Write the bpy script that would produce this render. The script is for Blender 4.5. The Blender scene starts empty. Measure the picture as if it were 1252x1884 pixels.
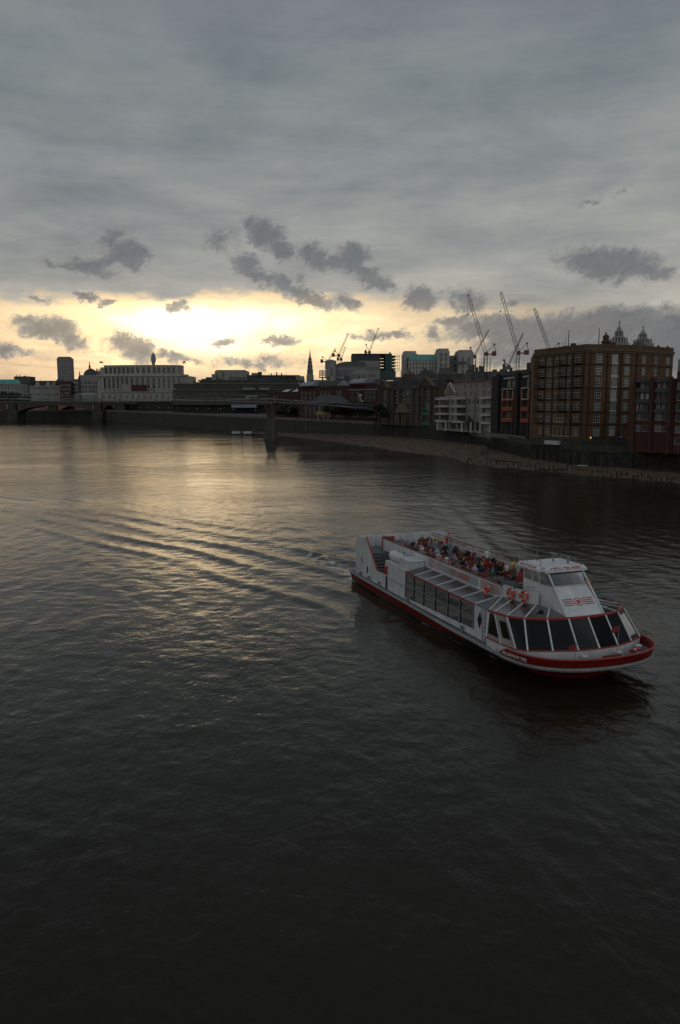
import bpy, math, random
import numpy as np
from mathutils import Vector, Matrix
R = math.radians
random.seed(7)
rng = np.random.default_rng(7)
scene = bpy.context.scene
COL = scene.collection

# ------------------------------------------------------------------ camera
CAM_H = 16.0
FPX, CX, CY, YH = 1430.0, 626.0, 942.0, 747.0        # photograph pixels (1252 x 1884)
PITCH = math.atan((CY - YH) / FPX)
cam = bpy.data.cameras.new('camera')
cam.sensor_fit = 'VERTICAL'; cam.sensor_height = 24.0; cam.lens = 24.0 * FPX / 1884.0
cam.clip_start = 0.5; cam.clip_end = 20000
camo = bpy.data.objects.new('camera', cam); COL.objects.link(camo)
camo.location = (0, 0, CAM_H); camo.rotation_euler = (R(90) - PITCH, 0, 0)
scene.camera = camo

def ray(px, py):
    a = (px - CX) / FPX; b = -(py - CY) / FPX
    return Vector((a, math.cos(PITCH) + b * math.sin(PITCH), -math.sin(PITCH) + b * math.cos(PITCH)))
def atz(px, py, z=0.0):
    d = ray(px, py); return Vector((0, 0, CAM_H)) + d * ((z - CAM_H) / d.z)
def aty(px, py, Y):
    d = ray(px, py); return Vector((0, 0, CAM_H)) + d * (Y / d.y)
def azel(px, py):
    d = ray(px, py).normalized()
    return math.degrees(math.atan2(d.x, d.y)), math.degrees(math.asin(d.z))

# ------------------------------------------------------------------ render / exposure
scene.render.engine = 'CYCLES'
scene.view_settings.view_transform = 'Standard'
scene.view_settings.look = 'None'
scene.view_settings.exposure = 0.0
scene.view_settings.gamma = 1.0
scene.cycles.use_denoising = True
scene.cycles.max_bounces = 6
scene.cycles.transparent_max_bounces = 12
scene.cycles.sample_clamp_indirect = 4.0
scene.cycles.caustics_reflective = False
scene.cycles.caustics_refractive = False

# ------------------------------------------------------------------ world: Nishita sky behind a cloud deck
SUN_AZ, SUN_EL = azel(345, 592)
world = bpy.data.worlds.new('World'); scene.world = world; world.use_nodes = True
wn = world.node_tree; wn.nodes.clear()
class NT:
    def __init__(s, tree): s.t = tree
    def n(s, typ, **kw):
        o = s.t.nodes.new(typ)
        for k, v in kw.items(): setattr(o, k, v)
        return o
    def put(s, sock, v):
        if hasattr(v, 'is_output'): s.t.links.new(v, sock)
        elif v is not None:
            try: sock.default_value = v
            except Exception:
                sock.default_value = tuple(v) + (1.0,)
    def m(s, op, a, b=None, c=None, clamp=False):
        o = s.n('ShaderNodeMath', operation=op, use_clamp=clamp)
        for i, v in enumerate((a, b, c)):
            if v is not None: s.put(o.inputs[i], v)
        return o.outputs[0]
    def v(s, op, a, b=None):
        o = s.n('ShaderNodeVectorMath', operation=op)
        s.put(o.inputs[0], a)
        if b is not None: s.put(o.inputs[1], b)
        return o.outputs[0]
    def comb(s, x, y, z):
        o = s.n('ShaderNodeCombineXYZ')
        for i, q in enumerate((x, y, z)): s.put(o.inputs[i], q)
        return o.outputs[0]
    def ss(s, x, a, b, lo=0.0, hi=1.0):
        o = s.n('ShaderNodeMapRange', interpolation_type='SMOOTHSTEP')
        for i, q in enumerate((x, a, b, lo, hi)): s.put(o.inputs[i], q)
        return o.outputs[0]
    def lin(s, x, a, b, lo=0.0, hi=1.0):
        o = s.n('ShaderNodeMapRange')
        for i, q in enumerate((x, a, b, lo, hi)): s.put(o.inputs[i], q)
        return o.outputs[0]
    def noise(s, vec, scale, detail=4, rough=0.5, dist=0.0, out=0):
        o = s.n('ShaderNodeTexNoise')
        if vec is not None: s.put(o.inputs['Vector'], vec)
        o.inputs['Scale'].default_value = scale; o.inputs['Detail'].default_value = detail
        o.inputs['Roughness'].default_value = rough; o.inputs['Distortion'].default_value = dist
        return o.outputs[out]
    def mix(s, f, a, b):
        o = s.n('ShaderNodeMix', data_type='RGBA')
        s.put(o.inputs[0], f); s.put(o.inputs[6], a if hasattr(a, 'is_output') else tuple(a) + (1,)); s.put(o.inputs[7], b if hasattr(b, 'is_output') else tuple(b) + (1,))
        return o.outputs[2]
    def scale(s, col, f):
        o = s.n('ShaderNodeVectorMath', operation='SCALE')
        s.put(o.inputs[0], col); s.put(o.inputs['Scale'], f); return o.outputs[0]
    def ramp(s, f, stops):
        o = s.n('ShaderNodeValToRGB'); e = o.color_ramp.elements
        while len(e) < len(stops): e.new(0.5)
        for i, (p, c) in enumerate(stops): e[i].position = p; e[i].color = tuple(c) + (1,)
        s.put(o.inputs[0], f); return o.outputs[0]

W = NT(wn)
tc = W.n('ShaderNodeTexCoord'); dirv = tc.outputs['Generated']
sep = W.n('ShaderNodeSeparateXYZ'); W.put(sep.inputs[0], dirv)
dx, dy, dz = sep.outputs
az = W.m('MULTIPLY', W.m('ARCTAN2', dx, dy), 57.29578)
el = W.m('MULTIPLY', W.m('ARCSINE', dz), 57.29578)
nish = W.n('ShaderNodeTexSky', sky_type='NISHITA', sun_disc=False)
nish.sun_elevation = R(SUN_EL); nish.sun_rotation = R(SUN_AZ)
nish.air_density = 1.6; nish.dust_density = 4.0; nish.altitude = 20
clear = W.scale(nish.outputs[0], 0.05 * 0.25)
# light spread by the cloud gap around the low sun
da = W.m('SUBTRACT', az, SUN_AZ); de = W.m('SUBTRACT', el, SUN_EL)
down = W.ss(de, 1.0, -1.5, 1.0, 1.9)            # below the sun the glow runs on to the rooftops
def gauss(sa, se, sh=0.0):
    q = W.m('ADD', W.m('POWER', W.m('DIVIDE', W.m('SUBTRACT', da, sh), sa), 2.0), W.m('POWER', W.m('DIVIDE', de, W.m('MULTIPLY', se, down)), 2.0))
    return W.m('EXPONENT', W.m('MULTIPLY', q, -1.0))
flat = W.comb(W.m('MULTIPLY', az, 0.25), W.m('MULTIPLY', el, 1.0), 0.0)
n_st = W.noise(flat, 0.30, 5, 0.6, 0.4)                    # streaky low sky
n_fine = W.noise(W.comb(W.m('MULTIPLY', az, 0.5), el, 3.0), 0.9, 6, 0.62, 0.3)
core = W.m('ADD', W.m('MULTIPLY', gauss(8.0, 1.6), 0.28), W.m('MULTIPLY', gauss(4.2, 0.85), 0.8))
wide = W.m('MULTIPLY', gauss(20.0, 2.3, 3.0), 0.54)
low = W.m('MULTIPLY', gauss(24.0, 6.0, 4.0), 0.30)
glow = W.m('ADD', W.m('ADD', core, wide), low)
glow = W.m('MULTIPLY', glow, W.m('MULTIPLY', W.lin(n_st, 0.25, 0.75, 0.62, 1.38), W.lin(n_fine, 0.3, 0.7, 0.82, 1.18)))
warm = W.ramp(W.lin(glow, 0.0, 1.6), [(0.0, (0.80, 0.77, 0.70)), (0.2, (1.0, 0.87, 0.64)), (0.45, (1.0, 0.885, 0.60)), (0.85, (1.0, 0.94, 0.71))])
gapcol = W.v('ADD', W.scale(warm, W.m('ADD', glow, 0.16)), clear)
# the high grey deck, lit from above: brighter overhead, slightly brighter towards the sun low down
proj_k = W.m('DIVIDE', 1.0, W.m('ADD', W.m('ABSOLUTE', dz), 0.10))
pl = W.comb(W.m('MULTIPLY', dx, proj_k), W.m('MULTIPLY', W.m('MULTIPLY', dy, proj_k), 1.0), 0.0)
n_deck = W.noise(pl, 1.5, 6, 0.55, 0.35)
n_deck2 = W.noise(W.v('ADD', pl, (13.1, 4.2, 0)), 4.5, 5, 0.6, 0.5)
n_big = W.noise(W.v('ADD', pl, (3.7, 9.2, 0)), 0.6, 3, 0.5, 0.2)
tex = W.m('ADD', W.m('ADD', W.m('MULTIPLY', n_deck, 0.55), W.m('MULTIPLY', n_deck2, 0.2)), W.m('MULTIPLY', n_big, 0.35))
n_rip = W.noise(W.comb(W.m('MULTIPLY', az, 0.10), W.m('MULTIPLY', el, 0.85), 2.0), 0.8, 6, 0.62, 0.4)
tex = W.m('ADD', tex, W.m('MULTIPLY', W.m('SUBTRACT', n_rip, 0.5), 0.22))
tex = W.lin(tex, 0.36, 0.74, 0.66, 1.34)
lum = W.ramp(W.m('DIVIDE', W.m('MAXIMUM', el, 0.0), 90.0), [
    (0.0, (0.40, 0.38, 0.33)), (0.075, (0.40, 0.38, 0.33)), (0.115, (0.315, 0.318, 0.294)),
    (0.17, (0.255, 0.27, 0.262)), (0.24, (0.212, 0.232, 0.236)), (0.30, (0.185, 0.20, 0.218)), (0.5, (0.20, 0.22, 0.24)), (1.0, (0.27, 0.295, 0.32))])
east = W.ss(W.m('MULTIPLY', dy, -1.0), -0.1, 0.9, 1.0, 1.7)   # away from the sunset the cloud thins
deck = W.v('MULTIPLY', W.scale(lum, W.m('MULTIPLY', tex, east)), W.mix(W.lin(tex, 0.75, 1.25), (0.935, 0.99, 1.09), (1.015, 1.0, 0.985)))
deck = W.v('ADD', deck, W.scale(warm, W.m('MULTIPLY', gauss(19.0, 6.5, 4.0), 0.085)))
edge = W.m('ADD', el, W.m('ADD', W.m('MULTIPLY', W.m('SUBTRACT', n_st, 0.5), 4.6), W.m('MULTIPLY', W.m('SUBTRACT', n_fine, 0.5), 2.6)))
edge = W.m('ADD', edge, W.m('MULTIPLY', W.m('ABSOLUTE', W.m('ADD', da, -4.0)), 0.045))
deck_a = W.ss(edge, 7.0, 8.5)
n_str = W.noise(W.comb(W.m('MULTIPLY', az, 0.16), W.m('MULTIPLY', el, 1.1), 9.0), 0.9, 7, 0.66, 0.5)
str_a = W.m('MULTIPLY', W.ss(n_str, 0.44, 0.62), W.ss(el, 5.2, 2.4, 0.10, 0.50))
strcol = W.v('ADD', (0.20, 0.19, 0.18), W.scale(warm, W.m('MULTIPLY', glow, 0.42)))
gapcol = W.mix(str_a, gapcol, strcol)
sky = W.mix(deck_a, gapcol, deck)
# separate low clouds in front, ragged grey cumulus
wob = W.n('ShaderNodeTexNoise'); W.put(wob.inputs['Vector'], W.comb(W.m('MULTIPLY', az, 0.8), el, 7.0))
wob.inputs['Scale'].default_value = 0.8; wob.inputs['Detail'].default_value = 8; wob.inputs['Roughness'].default_value = 0.68
pv = W.comb(az, el, 0.0)
pw = W.v('ADD', pv, W.v('MULTIPLY', W.v('SUBTRACT', wob.outputs['Color'], (0.5, 0.5, 0.5)), (2.5, 2.1, 0.0)))
K = 57.29578 / FPX
clouds = [  # px, py, half width, half height, tilt (deg), weight
    (240, 468, 46, 34, 8, 1), (205, 440, 40, 22, -30, .7), (165, 493, 62, 17, 6, .9), (105, 488, 50, 9, 4, .6),
    (405, 441, 44, 22, -18, .6), (487, 428, 46, 30, 25, 1), (520, 462, 30, 20, 30, .9), (455, 488, 46, 26, 20, .95), (515, 522, 50, 20, 28, .9),
    (578, 552, 60, 17, 14, 1), (585, 474, 42, 26, 22, 1), (650, 478, 36, 36, 35, 1), (690, 512, 46, 20, 24, .95), (548, 512, 26, 16, 40, .6), (470, 502, 76, 17, 27, .9), (550, 540, 74, 15, 20, .95), (605, 480, 74, 17, 20, .9), (672, 502, 62, 17, 24, .9), (200, 482, 70, 16, -14, .8),
    (640, 556, 34, 15, 12, .85), (775, 550, 40, 25, -5, 1), (858, 553, 42, 27, 20, .85), (940, 556, 18, 7, 0, .6), (1078, 372, 40, 9, -24, .45), (1150, 350, 26, 8, -30, .4),
    (1118, 484, 92, 34, 6, 1.05), (1180, 498, 60, 18, 8, .8), (325, 566, 30, 11, 10, .9), (157, 547, 26, 9, 10, .9), (195, 556, 22, 8, 4, .8), (70, 552, 50, 6, 6, .45),
    (92, 606, 62, 26, 8, 1.0), (130, 622, 36, 20, 30, .85), (60, 592, 34, 12, 0, .8), (15, 645, 40, 15, 0, .75), (222, 628, 36, 20, -12, .85), (250, 643, 44, 24, 14, .95), (320, 657, 56, 13, 10, .7),
    (412, 631, 36, 11, -5, .75), (518, 625, 36, 13, 0, .8), (700, 617, 76, 9, 0, .75), (735, 616, 26, 12, 0, .7), (470, 668, 110, 15, 0, .55), (800, 612, 28, 18, 30, .55),
    (1110, 600, 150, 36, -4, 1.2), (1010, 615, 130, 40, -3, 1.15), (910, 604, 100, 25, -4, 1.05), (840, 590, 56, 12, -5, .8), (1230, 606, 90, 36, 4, 1.1), (960, 650, 110, 34, 0, .9), (1120, 655, 150, 50, 0, 1.1), (1300, 640, 160, 62, 0, 1.1), (1500, 620, 260, 70, 0, 1.0)]
field = None
for (px, py, hw, hh, tilt, wgt) in clouds:
    a0, e0 = azel(px, py)
    mp = W.n('ShaderNodeMapping', vector_type='TEXTURE')
    W.put(mp.inputs['Vector'], pw)
    mp.inputs['Location'].default_value = (a0, e0, 0); mp.inputs['Rotation'].default_value = (0, 0, -R(tilt))
    mp.inputs['Scale'].default_value = (hw * K * 1.22, hh * K * 1.22, 1)
    g = W.n('ShaderNodeTexGradient', gradient_type='SPHERICAL'); W.put(g.inputs[0], mp.outputs[0])
    f = W.m('MULTIPLY', g.outputs['Fac'], wgt)
    field = f if field is None else W.m('MAXIMUM', field, f)
# more of the same low clouds round the rest of the horizon
n_oth = W.noise(W.comb(W.m('MULTIPLY', az, 0.10), W.m('MULTIPLY', el, 0.28), 5.0), 1.0, 5, 0.6, 0.3)
oth = W.m('MULTIPLY', W.ss(n_oth, 0.5, 0.8), W.m('MULTIPLY', W.ss(W.m('ABSOLUTE', az), 30.0, 40.0), W.ss(el, 16.0, 9.0)))
field = W.m('MAXIMUM', field, oth)
n_puff = W.noise(W.comb(W.m('MULTIPLY', az, 0.85), W.m('ADD', el, W.m('MULTIPLY', az, -0.28)), 1.0), 1.25, 9, 0.70, 0.6)
fld = W.m('ADD', field, W.m('MULTIPLY', W.m('SUBTRACT', n_puff, 0.5), 0.88))
c_a = W.ss(fld, 0.10, 0.46)
body = W.ss(fld, 0.2, 0.7)
ccol = W.mix(body, W.v('ADD', (0.225, 0.228, 0.228), W.scale(warm, W.m('MULTIPLY', glow, 0.30))), W.v('ADD', (0.142, 0.153, 0.170), W.scale(warm, W.m('MULTIPLY', glow, 0.10))))
ccol = W.scale(ccol, W.lin(n_puff, 0.3, 0.7, 1.14, 0.86))
sky = W.mix(W.m('MULTIPLY', c_a, 0.86), sky, ccol)
bg = W.n('ShaderNodeBackground'); W.put(bg.inputs[0], sky); bg.inputs[1].default_value = 1.0
wo = W.n('ShaderNodeOutputWorld'); wn.links.new(bg.outputs[0], wo.inputs[0])
world.cycles.sampling_method = 'MANUAL'; world.cycles.sample_map_resolution = 512

# the sun, low behind broken cloud
sl = bpy.data.lights.new('sun', 'SUN'); sl.energy = 0.016; sl.angle = R(9); sl.color = (1.0, 0.66, 0.28)
so = bpy.data.objects.new('sun', sl); COL.objects.link(so)
sd = Vector((math.sin(R(SUN_AZ)) * math.cos(R(SUN_EL)), math.cos(R(SUN_AZ)) * math.cos(R(SUN_EL)), math.sin(R(SUN_EL))))
so.rotation_euler = (-sd).to_track_quat('-Z', 'Y').to_euler()
so.location = (0, 0, 80)

# ------------------------------------------------------------------ materials
MATS = {}
def mat(name, col, rough=0.7, var=0.25, scale=0.6, metal=0.0, spec=0.35, bump=0.0, streak=0.0, emit=None, grime=0.0):
    if name in MATS: return MATS[name]
    m = bpy.data.materials.new(name); m.use_nodes = True
    N = NT(m.node_tree); b = m.node_tree.nodes['Principled BSDF']
    t = N.n('ShaderNodeTexCoord')
    n1 = N.noise(t.outputs['Object'], scale, 6, 0.65)
    f = N.lin(n1, 0.3, 0.7, 1.0 - var, 1.0 + var)
    if streak:
        mp = N.n('ShaderNodeMapping'); N.put(mp.inputs[0], t.outputs['Object']); mp.inputs['Scale'].default_value = (1.6, 1.6, 0.12)
        n2 = N.noise(mp.outputs[0], scale * 1.5, 4, 0.6)
        f = N.m('MULTIPLY', f, N.lin(n2, 0.35, 0.7, 1.0 - streak, 1.0 + streak * 0.6))
    cc = N.scale(col, f)
    if grime:
        mp2 = N.n('ShaderNodeMapping'); N.put(mp2.inputs[0], t.outputs['Object']); mp2.inputs['Scale'].default_value = (3.0, 3.0, 0.25)
        g1 = N.noise(mp2.outputs[0], 1.6, 5, 0.7); g2 = N.noise(t.outputs['Object'], 0.9, 4, 0.6)
        cc = N.mix(N.m('MULTIPLY', N.m('MULTIPLY', N.ss(g1, 0.52, 0.74), N.ss(g2, 0.38, 0.62)), grime), cc, (0.17, 0.10, 0.055))
    N.put(b.inputs['Base Color'], cc)
    b.inputs['Roughness'].default_value = rough; b.inputs['Metallic'].default_value = metal
    b.inputs['Specular IOR Level'].default_value = spec
    if bump:
        n3 = N.noise(t.outputs['Object'], scale * 6, 5, 0.6)
        bp = N.n('ShaderNodeBump'); bp.inputs['Strength'].default_value = bump; bp.inputs['Distance'].default_value = 0.1
        N.put(bp.inputs['Height'], n3); N.put(b.inputs['Normal'], bp.outputs[0])
    if emit:
        b.inputs['Emission Color'].default_value = tuple(emit[:3]) + (1,); b.inputs['Emission Strength'].default_value = emit[3]
    MATS[name] = m; return m
def glass_mat(name, tint, see=0.5, rough=0.04, refl=1.0):
    if name in MATS: return MATS[name]
    m = bpy.data.materials.new(name); m.use_nodes = True; t = m.node_tree; t.nodes.clear(); N = NT(t)
    tr = N.n('ShaderNodeBsdfTransparent'); tr.inputs[0].default_value = tuple(c * see for c in tint) + (1,)
    gl = N.n('ShaderNodeBsdfGlossy'); gl.inputs['Roughness'].default_value = rough; gl.inputs[0].default_value = (refl, refl, refl, 1)
    fr = N.n('ShaderNodeFresnel'); fr.inputs[0].default_value = 1.5
    mx = N.n('ShaderNodeMixShader'); t.links.new(fr.outputs[0], mx.inputs[0]); t.links.new(tr.outputs[0], mx.inputs[1]); t.links.new(gl.outputs[0], mx.inputs[2])
    o = N.n('ShaderNodeOutputMaterial'); t.links.new(mx.outputs[0], o.inputs[0])
    MATS[name] = m; return m

# ------------------------------------------------------------------ mesh helpers
class MB:
    def __init__(s): s.v = []; s.f = []; s.mi = []
    def face(s, pts, m=0):
        i = len(s.v); s.v += [tuple(p) for p in pts]; s.f.append(tuple(range(i, i + len(pts)))); s.mi.append(m)
    def box(s, x0, x1, y0, y1, z0, z1, m=0):
        i = len(s.v)
        s.v += [(x0, y0, z0), (x1, y0, z0), (x1, y1, z0), (x0, y1, z0), (x0, y0, z1), (x1, y0, z1), (x1, y1, z1), (x0, y1, z1)]
        for q in ((0, 3, 2, 1), (4, 5, 6, 7), (0, 1, 5, 4), (1, 2, 6, 5), (2, 3, 7, 6), (3, 0, 4, 7)):
            s.f.append(tuple(i + k for k in q)); s.mi.append(m)
        return s
    def prism(s, pts, z0, z1, m=0, zt=None):
        n = len(pts); i = len(s.v)
        s.v += [(p[0], p[1], z0) for p in pts]
        s.v += [(p[0], p[1], zt[k] if zt else z1) for k, p in enumerate(pts)]
        s.f.append(tuple(i + k for k in reversed(range(n)))); s.mi.append(m)
        s.f.append(tuple(i + n + k for k in range(n))); s.mi.append(m)
        for k in range(n):
            j = (k + 1) % n; s.f.append((i + k, i + j, i + n + j, i + n + k)); s.mi.append(m)
        return s
    def plate(s, pts, t, m=0):
        """a flat polygon of 3-D points given a thickness vector t"""
        t = Vector(t); n = len(pts); i = len(s.v)
        s.v += [tuple(Vector(p)) for p in pts] + [tuple(Vector(p) + t) for p in pts]
        s.f.append(tuple(i + k for k in reversed(range(n)))); s.mi.append(m)
        s.f.append(tuple(i + n + k for k in range(n))); s.mi.append(m)
        for k in range(n):
            j = (k + 1) % n; s.f.append((i + k, i + j, i + n + j, i + n + k)); s.mi.append(m)
        return s
    def bar(s, p, q, r0, r1=None, n=4, m=0, cap=True):
        p = Vector(p); q = Vector(q); r1 = r0 if r1 is None else r1
        d = (q - p).normalized(); a = d.orthogonal().normalized() if abs(d.z) > .99 else d.cross(Vector((0, 0, 1))).normalized()
        b = d.cross(a); i = len(s.v); off = math.pi / 4 if n == 4 else 0
        for c, r in ((p, r0), (q, r1)):
            for k in range(n):
                t = 2 * math.pi * k / n + off; s.v.append(tuple(c + (a * math.cos(t) + b * math.sin(t)) * r))
        for k in range(n):
            j = (k + 1) % n; s.f.append((i + k, i + j, i + n + j, i + n + k)); s.mi.append(m)
        if cap:
            s.f.append(tuple(i + k for k in reversed(range(n)))); s.mi.append(m)
            s.f.append(tuple(i + n + k for k in range(n))); s.mi.append(m)
        return s
    def tube(s, pts, r, n=6, m=0):
        for a, b in zip(pts[:-1], pts[1:]): s.bar(a, b, r, r, n, m)
        return s
    def lathe(s, prof, n=16, c=(0, 0, 0), m=0):
        i = len(s.v); k = len(prof)
        for (r, z) in prof:
            for j in range(n):
                t = 2 * math.pi * j / n; s.v.append((c[0] + r * math.cos(t), c[1] + r * math.sin(t), c[2] + z))
        for a in range(k - 1):
            for j in range(n):
                b = (j + 1) % n; s.f.append((i + a * n + j, i + a * n + b, i + (a + 1) * n + b, i + (a + 1) * n + j)); s.mi.append(m)
        s.f.append(tuple(i + j for j in reversed(range(n)))); s.mi.append(m)
        s.f.append(tuple(i + (k - 1) * n + j for j in range(n))); s.mi.append(m)
        return s
    def torus(s, c, ax, R0, r, n=20, k=6, m=0):
        ax = Vector(ax).normalized(); a = ax.orthogonal().normalized(); b = ax.cross(a); i = len(s.v); c = Vector(c)
        for j in range(n):
            t = 2 * math.pi * j / n; d = a * math.cos(t) + b * math.sin(t)
            for q in range(k):
                u = 2 * math.pi * q / k; s.v.append(tuple(c + d * (R0 + r * math.cos(u)) + ax * r * math.sin(u)))
        for j in range(n):
            for q in range(k):
                s.f.append((i + j * k + q, i + ((j + 1) % n) * k + q, i + ((j + 1) % n) * k + (q + 1) % k, i + j * k + (q + 1) % k))
                s.mi.append(m(j) if callable(m) else m)
        return s
    def wall(s, W_, z0, z1, holes, d=0.28, m=0):
        """front wall in the x-z plane at y=0 (outside = -y) with rectangular holes and reveals"""
        us = sorted({0.0, W_} | {min(max(h[0], 0), W_) for h in holes} | {min(max(h[1], 0), W_) for h in holes})
        zs = sorted({z0, z1} | {min(max(h[2], z0), z1) for h in holes} | {min(max(h[3], z0), z1) for h in holes})
        for a, b in zip(us[:-1], us[1:]):
            run = None
            for c, e in zip(zs[:-1], zs[1:]):
                um, zm = (a + b) / 2, (c + e) / 2
                if any(h[0] < um < h[1] and h[2] < zm < h[3] for h in holes):
                    if run: s.face([(a, 0, run[0]), (b, 0, run[0]), (b, 0, run[1]), (a, 0, run[1])], m); run = None
                else: run = (run[0], e) if run else (c, e)
            if run: s.face([(a, 0, run[0]), (b, 0, run[0]), (b, 0, run[1]), (a, 0, run[1])], m)
        for (a, b, c, e) in [h[:4] for h in holes]:
            s.face([(a, 0, c), (a, 0, e), (a, d, e), (a, d, c)], m); s.face([(b, 0, c), (b, d, c), (b, d, e), (b, 0, e)], m)
            s.face([(a, 0, c), (a, d, c), (b, d, c), (b, 0, c)], m); s.face([(a, 0, e), (b, 0, e), (b, d, e), (a, d, e)], m)
        s.face([(0, 0, z0), (0, d, z0), (0, d, z1), (0, 0, z1)], m); s.face([(W_, 0, z0), (W_, 0, z1), (W_, d, z1), (W_, d, z0)], m)
        s.face([(0, 0, z1), (0, d, z1), (W_, d, z1), (W_, 0, z1)], m)
        return s
    def mesh(s, name, mats, smooth=False):
        me = bpy.data.meshes.new(name); me.from_pydata(s.v, [], s.f)
        mats = mats if isinstance(mats, (list, tuple)) else [mats]
        for q in mats: me.materials.append(q)
        if len(mats) > 1: me.polygons.foreach_set('material_index', s.mi)
        if smooth: me.polygons.foreach_set('use_smooth', [True] * len(me.polygons))
        me.update(); return me
    def build(s, name, mats, parent=None, loc=(0, 0, 0), rz=0.0, smooth=False):
        return link(name, s.mesh(name, mats, smooth), parent, loc, rz)
def link(name, me, parent=None, loc=(0, 0, 0), rz=0.0):
    o = bpy.data.objects.new(name, me); COL.objects.link(o); o.parent = parent
    o.location = loc; o.rotation_euler = (0, 0, rz); return o
def tag(o, label, cat, group=None):
    o['label'] = label; o['category'] = cat
    if group: o['group'] = group
    return o
def thing(name, label, cat, loc=(0, 0, 0), rz=0.0, group=None):
    return tag(link(name, None, None, loc, rz), label, cat, group)
def struct(o, kind='structure'):
    o['kind'] = kind; return o
def copy_tree(o, parent=None):
    c = o.copy(); COL.objects.link(c); c.parent = parent
    for ch in KIDS.get(o.name, []) or [k for k in bpy.data.objects if k.parent == o]: copy_tree(ch, c)
    return c
KIDS = {}
def text_mesh(txt, size, mname, depth=0.012, bold=0.0):
    cu = bpy.data.curves.new('lettering', 'FONT'); cu.body = txt; cu.size = size; cu.extrude = depth; cu.align_x = 'CENTER'; cu.align_y = 'CENTER'; cu.resolution_u = 2; cu.offset = bold
    o = bpy.data.objects.new('lettering', cu); COL.objects.link(o)
    dg = bpy.context.evaluated_depsgraph_get(); me = bpy.data.meshes.new_from_object(o.evaluated_get(dg))
    bpy.data.objects.remove(o); bpy.data.curves.remove(cu)
    me.materials.clear(); me.materials.append(MATS[mname]); return me
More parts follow.
